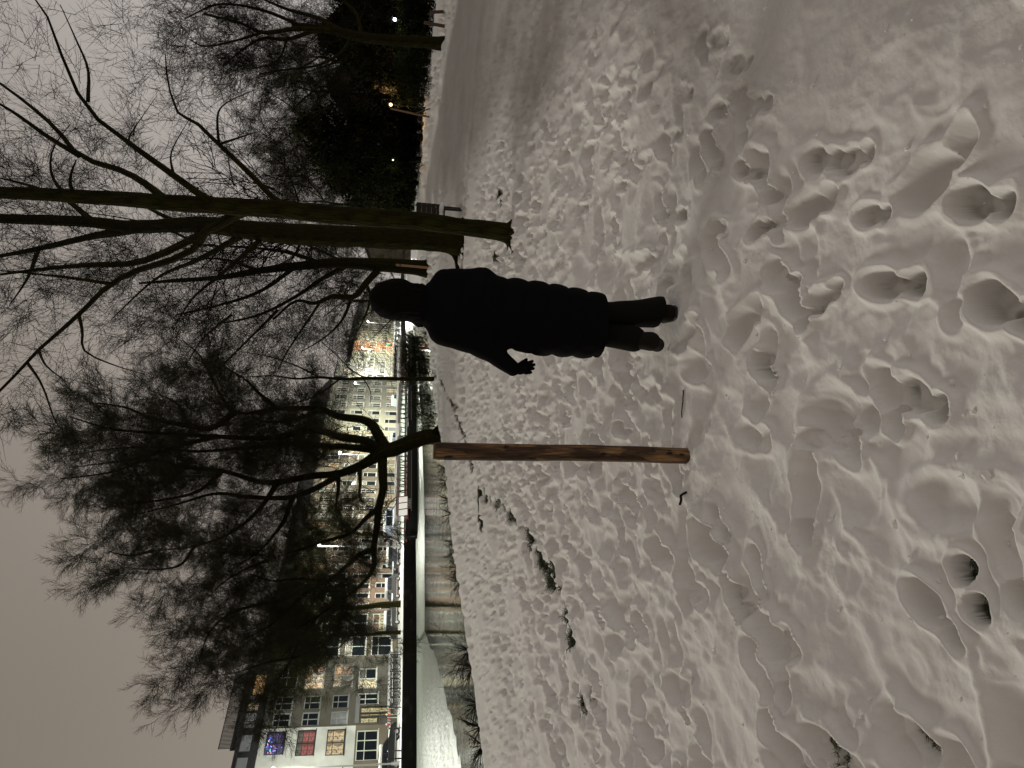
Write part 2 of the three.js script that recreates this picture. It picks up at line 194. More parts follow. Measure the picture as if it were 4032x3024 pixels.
// ------------------------------------------------------------------ canal: water, ice along the far side, quays and the streets on them
function sheet(pts, y, mat, name, bumpUv = 1) { const s = new THREE.Shape(pts.map(([x, z]) => new THREE.Vector2(x, -z))), g = new THREE.ShapeGeometry(s); g.rotateX(-Math.PI / 2); g.translate(0, y, 0); const p = g.attributes.position, u = []; for (let k = 0; k < p.count; k++) u.push(p.getX(k) * bumpUv, p.getZ(k) * bumpUv); g.setAttribute('uv', new THREE.Float32BufferAttribute(u, 2)); return structure(name, g, mat); }
const rippleN = tile((x, y) => 0.5 + 0.6 * fbm(x, y, 3), 14);
const ripple = rep(texture(256, 256, (u, v) => { const a = rippleN(u, v); return [a, a, a]; }), 0.22, 0.35);
const roughIce = rep(texture(512, 512, (u, v) => { const a = snowNoise(u, v), b = rippleN(v, u); const c = 0.55 * a + 0.45 * b; return [c, c, c]; }), 0.5, 0.5);
const iceColour = rep(texture(256, 256, (u, v) => { const a = blotch(u, v), b = snowNoise(u, v), k = 0.68 + 0.2 * a + 0.12 * b; return [k * 0.93, k * 0.97, k * 0.92]; }, true), 0.06);
const waterMat = std([0.012, 0.014, 0.012], { roughness: 0.06, bumpMap: ripple, bumpScale: 0.012 });
sheet([[-140, 30], [-140, -420], [120, -420], [40, -120], [0, -20], [-8, 30]], WATER, waterMat, 'canal_water');
const iceMat = std([0.5, 0.51, 0.49], { map: iceColour, roughness: 0.36, bumpMap: roughIce, bumpScale: 0.14 });
{
  const r = rng(77), edge = [[-14.2, -22], [-14.29, -26.66], [-14.44, -30.8], [-15.1, -36], [-16.2, -43.5], [-18.57, -53.64], [-10.9, -60.2], [-4.5, -72], [1, -88], [6.5, -104], [10.5, -132], [24, -180], [60, -290]], pts = [];
  for (let k = 0; k + 1 < edge.length; k++) for (let t = 0; t < 9; t++) { const f = t / 9; pts.push([mix(edge[k][0], edge[k + 1][0], f) + (r() - 0.5) * 0.5, mix(edge[k][1], edge[k + 1][1], f) + (r() - 0.5) * 0.4]); }
  sheet([...pts, [62, -300], [-100, -300], [-100, -22]], WATER + 0.008, iceMat, 'canal_ice');
}
const STREET = -0.3;
const quayLine = [[-86, 8], [-58, -26], [-30.7, -57.6], [-23.1, -66.4], [-17.5, -75.5], [-9, -90.5], [1.5, -107]];
const quay2Line = [[-26, -134], [0.65, -155], [14.9, -199], [45, -292], [70, -368]];
function quayWall(line, label, mat) {
  const c = curve(line.map(([x, z]) => V3(x, 0, z)), 60), g = new THREE.BufferGeometry(), pos = [], uv = [], idx = []; let l = 0;
  const prof = [[0, -2.6], [0.04, -0.5], [0.1, -0.42], [0.1, -0.3], [-0.3, -0.29]];
  c.forEach((p, k) => { if (k) l += p.distanceTo(c[k - 1]); const a = c[Math.max(0, k - 1)], b = c[Math.min(c.length - 1, k + 1)], t = b.clone().sub(a).normalize(), n = V3(-t.z, 0, t.x); if (n.x < 0) n.negate(); prof.forEach(([o, y]) => { pos.push(p.x + n.x * o, y, p.z + n.z * o); uv.push(l, y); }); });
  for (let k = 0; k + 1 < c.length; k++) for (let j = 0; j + 1 < prof.length; j++) { const a = k * prof.length + j, b = a + prof.length; idx.push(a, b, a + 1, b, b + 1, a + 1); }
  g.setAttribute('position', new THREE.Float32BufferAttribute(pos, 3)); g.setAttribute('uv', new THREE.Float32BufferAttribute(uv, 2)); g.setIndex(idx); g.computeVertexNormals();
  const m = part('quay_wall', g, mat, scene); tag(m, label, 'quay wall'); return c;
}
const quayPts = quayWall(quayLine, 'dark stained canal quay wall behind the moored tour boats', M.quay);
const quay2Pts = quayWall(quay2Line, 'far dark quay wall beyond the last tour boat', M.quay);
const snowStreet = std([0.82, 0.81, 0.8], { roughness: 0.8, bumpMap: rep(texture(256, 256, (u, v) => { const a = snowNoise(u, v); return [a, a, a]; }), 0.35), bumpScale: 0.06 });
sheet([...quayPts.map((p) => [p.x - 0.02, p.z]), [-12, -158], [-120, -60], [-120, 8]], STREET, snowStreet, 'street_snow', 1);
sheet([[-24, -145.5], ...quay2Pts.map((p) => [p.x, p.z]).filter((p) => p[1] < -146), [90, -420], [-60, -420], [-60, -140]], STREET, snowStreet, 'far_street_snow', 1);

// ------------------------------------------------------------------ facades
const A0 = V3(-38.2, 0, -72), dA = V3(0.5, 0, -0.866), B0 = V3(-10, 0, -161), dB = V3(0.309, 0, -0.951);
function facadeAt(xs, ys) { const v = sight(xs, ys), n = V3(-0.866, 0, -0.5), t = A0.clone().sub(EYE).dot(n) / v.dot(n), p = EYE.clone().addScaledVector(v, t); return [p.clone().sub(A0).dot(dA), p.y]; }
const wallMat = (r, g, b) => std([r, g, b], { map: plaster, roughness: 0.9 });
const lit = { warm: glow(1, 0.56, 0.2, 0.95, true), orange: glow(1, 0.5, 0.16, 0.85, true), cream: glow(1, 0.76, 0.42, 0.95, true), yellow: glow(1, 0.85, 0.4, 0.85, true), bright: glow(1, 0.86, 0.5, 1.5, true), red: glow(0.62, 0.11, 0.09, 0.8, true), violet: glow(0.16, 0.12, 0.36, 0.75, true), amber: glow(0.85, 0.42, 0.16, 0.5, true), blue: glow(0.2, 0.3, 0.7, 0.6, true), dim: glow(0.35, 0.3, 0.2, 0.45, true), white: glow(0.95, 1, 0.9, 1.7, true) };
// a window: opening in the wall, frame with bars (part), panes behind it (sub-parts)
function frameGeo(w, h, cols, rows, t = 0.09) { const l = [span(0, w, 0, t, -0.2, -0.08), span(0, w, h - t, h, -0.2, -0.08), span(0, t, t, h - t, -0.2, -0.08), span(w - t, w, t, h - t, -0.2, -0.08)]; for (let k = 1; k < cols; k++) l.push(span(w * k / cols - t * 0.4, w * k / cols + t * 0.4, t, h - t, -0.195, -0.1)); let yy = 0; rows.forEach((f) => { yy = f * h; for (let k = 0; k < cols; k++) { const a = k ? w * k / cols + t * 0.4 : t, b = k === cols - 1 ? w - t : w * (k + 1) / cols - t * 0.4; l.push(span(a, b, yy - t * 0.4, yy + t * 0.4, -0.19, -0.1)); } }); l.push(span(-0.06, w + 0.06, -0.09, -0.002, -0.2, 0.07)); return merge(l); }
const frameCache = {};
function building(o) { // o: origin, dir turn, s0, s1, top, depth, wall material, windows [{s0,s1,y0,y1,frame,pane,cols,rows}], label, base
  const t = thing(o.name || 'canal_house', o.label, 'building', o.at, o.turn, o.group), w = o.s1 - o.s0, y0 = o.y0 ?? 0;
  const face = (x0, x1, ya, yb, wins, z) => { const s = new THREE.Shape([new THREE.Vector2(x0, ya), new THREE.Vector2(x1, ya), new THREE.Vector2(x1, yb), new THREE.Vector2(x0, yb)]); for (const q of wins) { const a = q.s0 - o.s0, b = q.s1 - o.s0; s.holes.push(new THREE.Path([new THREE.Vector2(a, q.y0), new THREE.Vector2(a, q.y1), new THREE.Vector2(b, q.y1), new THREE.Vector2(b, q.y0)])); } const g = new THREE.ExtrudeGeometry(s, { depth: 0.3, bevelEnabled: false }); g.translate(0, 0, z); return g; };
  const bands = o.bands || [[0, o.top, o.wall]];
  for (const [ya, yb, m] of bands) part('wall', face(0.01, w - 0.01, ya, yb - 0.002, o.windows.filter((q) => q.y0 >= ya && q.y1 <= yb), -0.3), m, t);
  part('core', span(0.012, w - 0.012, 0, o.top - 0.02, -o.depth, -0.302), M.slate, t);
  const roof = part('roof', o.roof(w), o.roofMat || M.slate, t);
  if (o.snowRoof) part('roof_snow', o.snowRoof(w), M.snow, roof);
  for (const q of o.windows) {
    const ww = q.s1 - q.s0, hh = q.y1 - q.y0, key = [ww.toFixed(2), hh.toFixed(2), q.cols || 1, (q.rows || []).join()].join('|'), g = frameCache[key] || (frameCache[key] = frameGeo(ww, hh, q.cols || 1, q.rows || []));
    const f = part('window', g, q.frame || M.frame, t); f.position.set(q.s0 - o.s0, q.y0, 0);
    const C = q.cols || 1, R = [0, ...(q.rows || []), 1];
    for (let a = 0; a < C; a++) for (let b = 0; b + 1 < R.length; b++) part('pane', span(ww * a / C + 0.012, ww * (a + 1) / C - 0.012, hh * R[b] + 0.012, hh * R[b + 1] - 0.012, -0.215, -0.165), (q.panes && q.panes[a * (R.length - 1) + b]) || q.pane || M.pane, f);
  }
  return t;
}
const flatRoof = (top) => (w) => merge([span(-0.02, w + 0.02, top, top + 0.35, -9, 0.25)]);
const mansard = (top, rise, back = 0.9) => (w) => { const s = new THREE.Shape([new THREE.Vector2(0.22, top), new THREE.Vector2(-0.1 - back, top + rise), new THREE.Vector2(-9, top + rise), new THREE.Vector2(-9, top), new THREE.Vector2(0.22, top)]); const g = new THREE.ExtrudeGeometry(s, { depth: w, bevelEnabled: false }); g.rotateY(-Math.PI / 2); g.translate(w, 0, 0); const m = new THREE.Matrix4().set(1, 0, 0, 0, 0, 1, 0, 0, 0, 0, 1, 0, 0, 0, 0, 1); return g.applyMatrix4(m); };
const pitched = (top, rise) => (w) => { const s = new THREE.Shape([new THREE.Vector2(0.3, top), new THREE.Vector2(-4.5, top + rise), new THREE.Vector2(-9, top)]); const g = new THREE.ExtrudeGeometry(s, { depth: w, bevelEnabled: false }); g.rotateY(-Math.PI / 2); g.translate(w, 0, 0); return g; };
const TURN_A = Math.PI / 3, TURN_B = Math.atan2(0.951, 0.309), atA = (s) => A0.clone().addScaledVector(dA, s).setY(STREET), atB = (s) => B0.clone().addScaledVector(dB, s).setY(STREET);
const Y = (y) => y - STREET; // heights on the facades were measured from the camera's ground
const pairRows = [0.62];
const W = (s0, s1, y0, y1, o = {}) => ({ s0, s1, y0: Y(y0), y1: Y(y1), ...o });

// white house with coloured windows at the frame's edge
{
  const dark = M.darkFrame, floors = [[10.8, 12.62], [7.85, 9.62], [4.93, 6.69]], wins = [];
  wins.push(W(1.9, 4.45, 10.8, 12.62, { frame: dark, pane: lit.violet, cols: 2, rows: [0.34] }), W(1.65, 4.5, 7.85, 9.62, { frame: dark, pane: lit.red, cols: 2, rows: [0.36, 0.68], panes: [lit.red, lit.red, lit.dim, lit.red, lit.red, lit.dim] }), W(1.55, 4.45, 4.93, 6.69, { frame: dark, pane: lit.cream, cols: 2, rows: [0.66] }));
  for (const [a, b] of floors) { wins.push(W(-2.6, 0.2, a, b, { frame: dark, pane: M.pane, cols: 2, rows: [0.66] })); wins.push(W(-6.8, -4, a, b, { frame: dark, pane: a < 6 ? lit.cream : M.pane, cols: 2, rows: [0.66] })); }
  wins.push(W(0.9, 4.2, 1.6, 3.74, { cols: 3, rows: [0.62], frame: M.frame }), W(-5, -1.5, 1.6, 3.74, { cols: 3, rows: [0.62] }));
  const b = building({ at: atA(-8.5), turn: TURN_A, s0: -8.5, s1: 4.75, top: Y(13.2), depth: 9, windows: wins, label: 'white rendered house with violet, red and cream lit windows and mansard', bands: [[0, Y(3.9), wallMat(0.2, 0.17, 0.13)], [Y(3.9), Y(13.2), wallMat(0.7, 0.71, 0.68)]], roof: mansard(Y(13.2), 2.4) });
  for (const s of [-6.5, -3, 1, 3.4]) { const d = part('dormer_window', merge([span(s + 8.5 - 0.95, s + 8.5 + 0.95, Y(13.45), Y(15.1), -0.95, -0.22)]), M.darkFrame, b); part('pane', span(s + 8.5 - 0.85, s + 8.5 + 0.85, Y(13.55), Y(15), -0.225, -0.2), M.greyPane, d); }
  const r = rng(3), cols = [[0.05, 0.1, 1], [0.1, 0.3, 1], [1, 0.5, 0.3], [0.2, 1, 0.9], [1, 0.15, 0.4], [1, 0.9, 0.7]].map((c) => glow(...c, 2.4));
  const bulb = new THREE.SphereGeometry(0.055, 6, 5);
  for (let k = 0; k < 30; k++) { const top = k < 14, m = part('fairy_light', bulb, cols[Math.floor(r() * (k % 3 ? 2.2 : 6)) % 6], b); m.position.set(8.5 + (top ? mix(2.1, 4.3, r()) : mix(2, 2.9, r())), top ? Y(mix(12.0, 12.5, r())) : Y(mix(10.9, 12.4, r())), -0.06); }
}
// dark house: attic windows, roof terrace railing, lit shop front
{
  const wins = [];
  for (const [a, b] of [[10.6, 12.3], [7.75, 9.4], [4.85, 6.5]]) { wins.push(W(4.95, 6.5, a, b, { cols: 2, rows: [0.64], frame: std([0.3, 0.31, 0.3]), pane: a < 5 ? M.greyPane : M.pane })); wins.push(W(6.85, 8.5, a, b, { cols: 2, rows: [0.64], frame: std([0.26, 0.27, 0.25]) })); }
  wins.push(W(5.0, 5.75, 1.7, 3.5, { frame: M.darkFrame, pane: lit.yellow, rows: [0.5] }), W(5.83, 6.15, 0.6, 3.5, { frame: M.darkFrame, pane: lit.yellow, rows: [0.68] }), W(6.22, 6.95, 0.5, 3.5, { frame: M.darkFrame, pane: lit.yellow, rows: [0.68] }), W(7.2, 8.6, 1.75, 3.9, { cols: 2, rows: [0.62] }));
  const b = building({ at: atA(4.75), turn: TURN_A, s0: 4.75, s1: 8.95, top: Y(13.2), depth: 9, windows: wins, label: 'dark brown house with yellow lit shop front and iron roof terrace railing', bands: [[0, Y(13.2), wallMat(0.11, 0.1, 0.085)]], roof: mansard(Y(13.2), 2.6) });
  part('cornice', span(0, 4.2, Y(12.75), Y(13.15), 0.002, 0.3), std([0.12, 0.12, 0.11]), b);
  for (const [s, m] of [[5.9, M.greyPane], [7.9, lit.cream]]) { const d = part('dormer_window', span(s - 4.75 - 0.95, s - 4.75 + 0.95, Y(13.3), Y(15.2), -0.9, -0.2), M.darkFrame, b); part('pane', span(s - 4.75 - 0.82, s - 4.75 + (m === lit.cream ? 0 : 0.82), Y(13.42), Y(15.05), -0.205, -0.17), m, d); if (m === lit.cream) part('pane', span(s - 4.75 + 0.02, s - 4.75 + 0.82, Y(13.42), Y(15.05), -0.205, -0.17), M.greyPane, d); }
  part('shop_sign', span(0.2, 3.4, Y(3.62), Y(4.05), 0.002, 0.1), std([0.16, 0.16, 0.15]), b);
  const bars = []; for (let k = 0; k <= 62; k++) { const x = -1.1 + k * 0.145; bars.push(box(0.07, 1.25, 0.04, x, Y(16.6), -1.3)); } bars.push(box(9.1, 0.08, 0.06, 3.4, Y(17.26), -1.3), box(9.1, 0.05, 0.05, 3.4, Y(15.98), -1.3), box(9.1, 0.9, 0.1, 3.4, Y(15.75), -1.6));
  part('terrace_railing', merge(bars), M.iron, b);
}
// house with warm lit windows
{
  const f = std([0.34, 0.34, 0.31]);
  const b = building({ at: atA(8.95), turn: TURN_A, s0: 8.95, s1: 13.2, top: Y(13.0), depth: 9, label: 'dark house with three storeys of glowing orange windows', bands: [[0, Y(13), wallMat(0.13, 0.12, 0.1)]], roof: mansard(Y(13), 2.9),
    windows: [W(9.3, 12.5, 7.68, 9.65, { cols: 3, rows: [0.66], frame: f, pane: lit.cream, panes: [lit.warm, lit.cream, lit.cream, lit.warm, lit.amber, lit.cream] }), W(9.4, 12.5, 4.61, 6.62, { cols: 2, rows: [0.62], frame: f, pane: lit.amber, panes: [lit.dim, lit.cream, lit.amber, lit.warm] }), W(9.15, 11.8, 2.03, 3.94, { cols: 2, rows: [0.6], panes: [lit.bright, lit.bright, M.pane, lit.dim] }), W(9.4, 12.4, 10.5, 12.2, { cols: 2, rows: [0.62], frame: f })] });
  const d = part('dormer_window', span(-0.2, 2.5, Y(13.05), Y(14.95), -0.95, -0.14), M.darkFrame, b);
  for (let i = 0; i < 3; i++) for (let j = 0; j < 2; j++) part('pane', span(-0.08 + i * 0.83, 0.68 + i * 0.83, Y(13.2) + j * 0.85, Y(13.97) + j * 0.85, -0.145, -0.11), lit.warm, d);
  part('chimney', span(3.2, 4, Y(15.8), Y(17.4), -2.6, -1.8), std([0.2, 0.19, 0.18]), b);
}
// the houses further along; most of them stand behind the trees
function rowHouse(o) { // regular storeys of windows
  const r = rng(o.seed), wins = [], w = o.s1 - o.s0, n = o.n, gap = w / n, H = o.storey || 2.95;
  for (let f = 0; f < o.floors; f++) for (let k = 0; k < n; k++) { const c = o.s0 + gap * (k + 0.5), ww = gap * (o.fill || 0.55), y0 = 0.75 + f * H, hh = o.tall || 1.95; const l = f === 0 && o.shops ? r() * (r() < o.shops ? o.lit : 1) : r(); wins.push({ s0: c - ww / 2, s1: c + ww / 2, y0, y1: y0 + hh, cols: o.cols || 1, rows: [0.66], frame: o.frame || M.frame, pane: l < o.lit ? (f === 0 && o.shops ? [lit.bright, lit.white, lit.yellow, lit.cream] : [lit.warm, lit.cream, lit.yellow, lit.amber])[Math.floor(r() * 4)] : l < o.lit + 0.1 ? M.greyPane : M.pane }); }
  for (const q of wins) { const v = r(); if (q.pane === M.pane && v < 0.45) { const C = q.cols || 1; q.panes = []; for (let a = 0; a < C; a++) q.panes.push(M.pane, v < 0.28 ? M.greyPane : M.curtain); } else if (q.pane !== M.pane && v < 0.5) { const C = q.cols || 1; q.panes = []; for (let a = 0; a < C; a++) q.panes.push(q.pane, v < 0.25 ? lit.dim : lit.amber); } const dx = (r() - 0.5) * 0.12; q.s0 += dx; q.s1 += dx; }
  const top = 0.6 + o.floors * H + 0.4;
  return building({ at: o.row === 'B' ? atB(o.s0) : atA(o.s0), turn: o.row === 'B' ? TURN_B : TURN_A, s0: o.s0, s1: o.s1, top, depth: 9, windows: wins, wall: o.wall, label: o.label, roof: o.roofKind === 'pitch' ? pitched(top, o.rise || 3) : o.roofKind === 'flat' ? flatRoof(top) : mansard(top, o.rise || 2.4), roofMat: o.roofMat });
}
rowHouse({ seed: 1, s0: 13.2, s1: 20, floors: 4, n: 2, cols: 2, lit: 0.1, fill: 0.82, tall: 2.3, wall: wallMat(0.19, 0.16, 0.12), label: 'brown house with wide white framed shop windows behind the bicycle racks' });
rowHouse({ seed: 2, s0: 20, s1: 28.5, floors: 4, n: 5, lit: 0.12, tall: 2.2, wall: wallMat(0.25, 0.17, 0.125), label: 'red brick house with five narrow white window columns' });
rowHouse({ seed: 7, s0: 28.5, s1: 36.5, floors: 4, n: 5, lit: 0.2, tall: 2.2, wall: wallMat(0.23, 0.17, 0.13), label: 'brick house behind the lamp post with greenish lit windows', roofKind: 'pitch' });
rowHouse({ seed: 4, s0: 36.5, s1: 44, floors: 4, n: 4, lit: 0.4, cols: 2, tall: 2.1, wall: wallMat(0.33, 0.27, 0.2), label: 'house behind the largest tour boat with many lit windows', roofKind: 'pitch' });
rowHouse({ seed: 5, s0: 44, s1: 52.5, floors: 4, n: 4, lit: 0.35, tall: 2.0, wall: wallMat(0.27, 0.23, 0.17), label: 'grey brown house with blue and red lit lower windows' });
rowHouse({ seed: 6, shops: 0.5, s0: 52.5, s1: 58.5, floors: 4, n: 2, lit: 0.25, tall: 2.1, wall: wallMat(0.5, 0.42, 0.28), label: 'ochre house with two window columns behind the middle tour boat' });
rowHouse({ seed: 8, s0: 58.5, s1: 66, floors: 4, n: 3, lit: 0.1, tall: 2.1, wall: wallMat(0.5, 0.47, 0.36), label: 'pale yellow floodlit house with bare climbing tree', roofKind: 'pitch' });
rowHouse({ seed: 9, shops: 0.7, s0: 66, s1: 76, floors: 4, n: 4, lit: 0.15, cols: 2, tall: 2.0, wall: wallMat(0.4, 0.38, 0.33), label: 'grey gable house at the end of the near row', roofKind: 'pitch', rise: 4 });
const rowB = [[8, 22, 4, 0.15, [0.42, 0.39, 0.27], 'yellowish house with red neon shop fronts on the far quay', 'pitch'], [22, 34, 4, 0.2, [0.48, 0.45, 0.3], 'cream house next to the red neon house on the far quay', 'mans'], [34, 46, 5, 0.15, [0.36, 0.34, 0.3], 'tall grey house on the far quay with flat roof', 'flat'], [46, 58, 4, 0.2, [0.44, 0.42, 0.3], 'pale house between the tall grey and the orange houses', 'pitch'], [58, 70, 4, 0.1, [0.5, 0.24, 0.12], 'orange brick house beside the green lit sign', 'flat'], [70, 86, 4, 0.25, [0.4, 0.36, 0.26], 'tan house with lit storeys past the orange house', 'mans'], [86, 112, 4, 0.3, [0.3, 0.28, 0.24], 'long grey block seen left of the rear tree trunk', 'mans'], [112, 150, 5, 0.35, [0.28, 0.27, 0.25], 'last long block of the far quay between the tree trunks', 'pitch']];
rowB.forEach(([a, b, n, l, c, label, kind], k) => rowHouse({ row: 'B', shops: 0.75, seed: 40 + k, s0: a, s1: b, floors: k === 2 ? 5 : 4, storey: 3.1, n: Math.round((b - a) / 3), lit: l, tall: 2.0, wall: wallMat(...c), label, roofKind: kind }));

// ------------------------------------------------------------------ street lamps (lit: glowing head and a light in it)
function streetLamp(pos, h, cd, label, arm = V3(0.9, 0, 0.4)) {
  const t = thing('street_lamp', label, 'street lamp', pos, 0, 'street lamps along the quays');
  part('pole', merge([rod(V3(0, 0, 0), V3(0, h - 0.25, 0), 0.09, 8, 0.05), new THREE.CylinderGeometry(0.15, 0.17, 0.7, 10).translate(0, 0.35, 0)]), std([0.3, 0.31, 0.3], { roughness: 0.5 }), t);
  part('arm', rod(V3(0, h - 0.3, 0), V3(arm.x, h + 0.1, arm.z), 0.035, 6), M.iron, t);
  const head = part('lamp_head', new THREE.LatheGeometry([[0.001, 0.3], [0.1, 0.28], [0.24, 0.16], [0.27, 0.1]].map(([x, y]) => new THREE.Vector2(x, y)), 12).translate(arm.x, h - 0.12, arm.z), M.iron, t);
  part('lamp_bulb', new THREE.SphereGeometry(0.2, 12, 8).translate(arm.x, h - 0.1, arm.z), glow(0.93, 1, 0.9, 30), head);
  const p = new THREE.PointLight(new THREE.Color().setRGB(0.96, 1, 0.86), cd, 0, 2); p.position.set(arm.x, h - 0.1, arm.z); p.castShadow = true; p.shadow.radius = 8; t.add(p);
  return t;
}
const onStreet = (xs, ys, y = STREET) => onY(xs, ys, y);
const lampA = (s, off, y) => A0.clone().addScaledVector(dA, s).add(V3(0.866 * off, 0, 0.5 * off)).setY(STREET);
streetLamp(lampA(-5.6, 9.5), 10.4, 640, 'street lamp lighting the white house and the ice', V3(0.3, 0, 0.7));
streetLamp(lampA(20.5, 10), 9.4, 750, 'street lamp glaring through the branches before the brick houses', V3(0.3, 0, 0.7));
streetLamp(lampA(57, 10), 7.7, 800, 'street lamp with lit pole behind the moored tour boats', V3(0.2, 0, -0.5));
streetLamp(lampA(39, 9.5), 8.6, 500, 'street lamp hidden by the leaning tree above the tour boats', V3(0.3, 0, 0.7));
const lampB = (s, off) => B0.clone().addScaledVector(dB, s).add(V3(0.951 * off, 0, 0.309 * off)).setY(STREET);
{ const pick = (xs, ys) => { const v = sight(xs, ys), n = V3(-0.951, 0, -0.309), t = (B0.clone().sub(EYE).dot(n) - 7) / v.dot(n), p = EYE.clone().addScaledVector(v, t); return p; };
  for (const [xs, ys, l] of [[1426, 1374, 'far street lamp before the grey quay houses'], [1447, 1270, 'far street lamp beside the orange brick house'], [1480, 1020, 'distant street lamp between the two rear trunks']]) { const p = pick(xs, ys); streetLamp(V3(p.x, STREET, p.z), p.y - STREET + 0.1, 1500, l, V3(0.4, 0, 0.4)); } }

// neon and small signs
function sign(name, label, pos, turn, w, h, m, group) { const t = thing(name, label, 'sign', pos, turn, group); part('sign_board', rbox(w, h, 0.14, 0.04, 0, 0, -0.09), M.darkFrame, t); part('sign_face', rbox(w * 0.9, h * 0.8, 0.05, 0.02, 0, 0, 0.005), m, t); return t; }
for (const [s, y, w, h, m, l] of [[14, 3.4, 2.6, 0.5, glow(1, 0.1, 0.06, 2), 'red neon shop sign'], [27, 3.5, 2.4, 0.5, glow(1, 0.12, 0.08, 2), 'red neon sign on the cream house'], [11, 6.6, 1.6, 0.4, glow(1, 0.2, 0.14, 1.5), 'upper red neon strip'], [66, 3.2, 1.2, 1.5, glow(0.15, 1, 0.75, 2.2), 'turquoise lit sign below the orange brick house'], [70, 9.5, 1.4, 0.4, glow(0.6, 0.8, 1, 1.6), 'small pale blue sign under the roof'], [100, 3.2, 2, 0.6, glow(1, 0.3, 0.1, 1.8), 'orange shop sign seen left of the rear tree trunk'], [124, 3, 2, 0.8, glow(1, 0.15, 0.1, 1.8), 'red sign between the trunks'], [134, 4, 1.4, 1, glow(0.7, 0.9, 1, 2.5), 'bluish white sign between the trunks']]) sign('lit_sign', l, atB(s).add(V3(0.951 * 0.4, y, 0.309 * 0.4)), TURN_B, w, h, m, 'lit signs on the far quay');

// ------------------------------------------------------------------ parked cars with snow on them
function carGeo(kind) {
  const L = kind === 'small' ? 3.5 : kind === 'van' ? 4.9 : 4.2, H = kind === 'van' ? 2.0 : 1.48, hl = L / 2, g = {};
  const body = kind === 'van' ? [[-hl, 0.32], [-hl, 1.0], [-hl + 0.05, 1.06], [hl - 0.75, 1.08], [hl - 0.1, 0.9], [hl, 0.6], [hl, 0.32]] : [[-hl, 0.32], [-hl + 0.02, 0.78], [-hl + 0.1, 0.92], [-0.9, 0.95], [hl - 1.15, 0.93], [hl - 0.15, 0.78], [hl, 0.55], [hl, 0.32]];
  const cab = kind === 'van' ? [[-hl + 0.04, 1.0], [-hl + 0.1, H - 0.06], [-hl + 0.2, H], [hl - 1.5, H], [hl - 0.72, 1.06]] : [[-hl + 0.16, 0.9], [-hl + 0.5, H - 0.06], [-hl + 0.75, H], [hl - 1.95, H], [hl - 1.1, 0.9]];
  const ex = (p, w, bev) => { const s = new THREE.Shape(p.map(([x, y]) => new THREE.Vector2(x, y))); const e = new THREE.ExtrudeGeometry(s, { depth: w - 2 * bev, bevelEnabled: true, bevelThickness: bev, bevelSize: bev * 0.6, bevelSegments: 2 }); return e.translate(0, 0, -(w - 2 * bev) / 2); };
  g.body = merge([ex(body, 1.72, 0.07), ...[-1, 1].map((s) => rbox(0.16, 0.12, 0.16, 0.04, hl - 1.35, 1.0, s * 0.95))]); g.cabin = ex(cab, 1.5, 0.1);
  const cy = (H + 0.9) / 2, win = []; const xs = kind === 'van' ? [[-hl + 0.35, -0.4], [-0.25, hl - 1.55]] : [[-hl + 0.6, -0.45], [-0.35, hl - 1.75]]; for (const s of [-1, 1]) for (const [a, b] of xs) win.push(box(b - a, H - 1.12, 0.02, (a + b) / 2, cy + 0.02, s * 0.765)); g.windows = win;
  g.shield = box(0.03, 0.62, 1.25, 0, 0, 0).rotateZ(kind === 'van' ? 0.62 : 0.98).translate(hl - (kind === 'van' ? 1.02 : 1.42), cy + 0.05, 0);
  g.roofSnow = rbox((kind === 'van' ? L - 1.4 : L - 2.2), 0.32, 1.5, 0.12, kind === 'van' ? -0.55 : -hl + 0.75 + (L - 2.7) / 2, H + 0.12, 0); g.bonnetSnow = rbox(1.05, 0.16, 1.5, 0.07, hl - 0.66, 0.9, 0).applyMatrix4(new THREE.Matrix4().makeShear(0, -0.12, 0, 0, 0, 0)); g.sill = merge([-1, 1].map((s) => rbox(L - 1.4, 0.05, 0.04, 0.015, 0, 0.4, s * 0.88)));
  g.tyre = new THREE.TorusGeometry(0.24, 0.09, 8, 18); g.rim = merge([new THREE.CylinderGeometry(0.2, 0.2, 0.12, 14).rotateX(Math.PI / 2)]); g.hl = hl; g.L = L; return g;
}
const carGeos = { small: carGeo('small'), hatch: carGeo('hatch'), van: carGeo('van') };
const rimMat = std([0.55, 0.55, 0.55], { roughness: 0.3, metalness: 0.6 }), tyreMat = std([0.015, 0.015, 0.016]);
function car(kind, paint, label, pos, turn) {
  const g = carGeos[kind], t = thing(kind === 'van' ? 'parked_van' : 'parked_car', label, kind === 'van' ? 'van' : 'car', pos, turn, 'cars parked along the canal street');
  const pm = std(paint, { roughness: 0.3 }); part('body', g.body, pm, t); part('cabin', g.cabin, pm, t); for (const w of g.windows) part('side_window', w, M.pane, t); part('windscreen', g.shield, M.pane, t); part('roof_snow', g.roofSnow, M.snow, t); part('bonnet_snow', g.bonnetSnow, M.snow, t); part('sill_trim', g.sill, rimMat, t);
  for (const x of [-1, 1]) for (const z of [-1, 1]) { const w = part('wheel', g.tyre, tyreMat, t); w.position.set(x * (g.hl - 0.75), 0.33, z * 0.8); part('rim', g.rim, rimMat, w); }
  for (const z of [-1, 1]) { part('headlight', rbox(0.06, 0.14, 0.28, 0.02, g.hl - 0.02, 0.66, z * 0.62), std([0.6, 0.6, 0.6], { roughness: 0.2 }), t); part('tail_light', rbox(0.06, 0.16, 0.2, 0.02, -g.hl + 0.01, 0.76, z * 0.7), std([0.3, 0.01, 0.01], { roughness: 0.3 }), t); }
  return t;
}
const along = TURN_A;
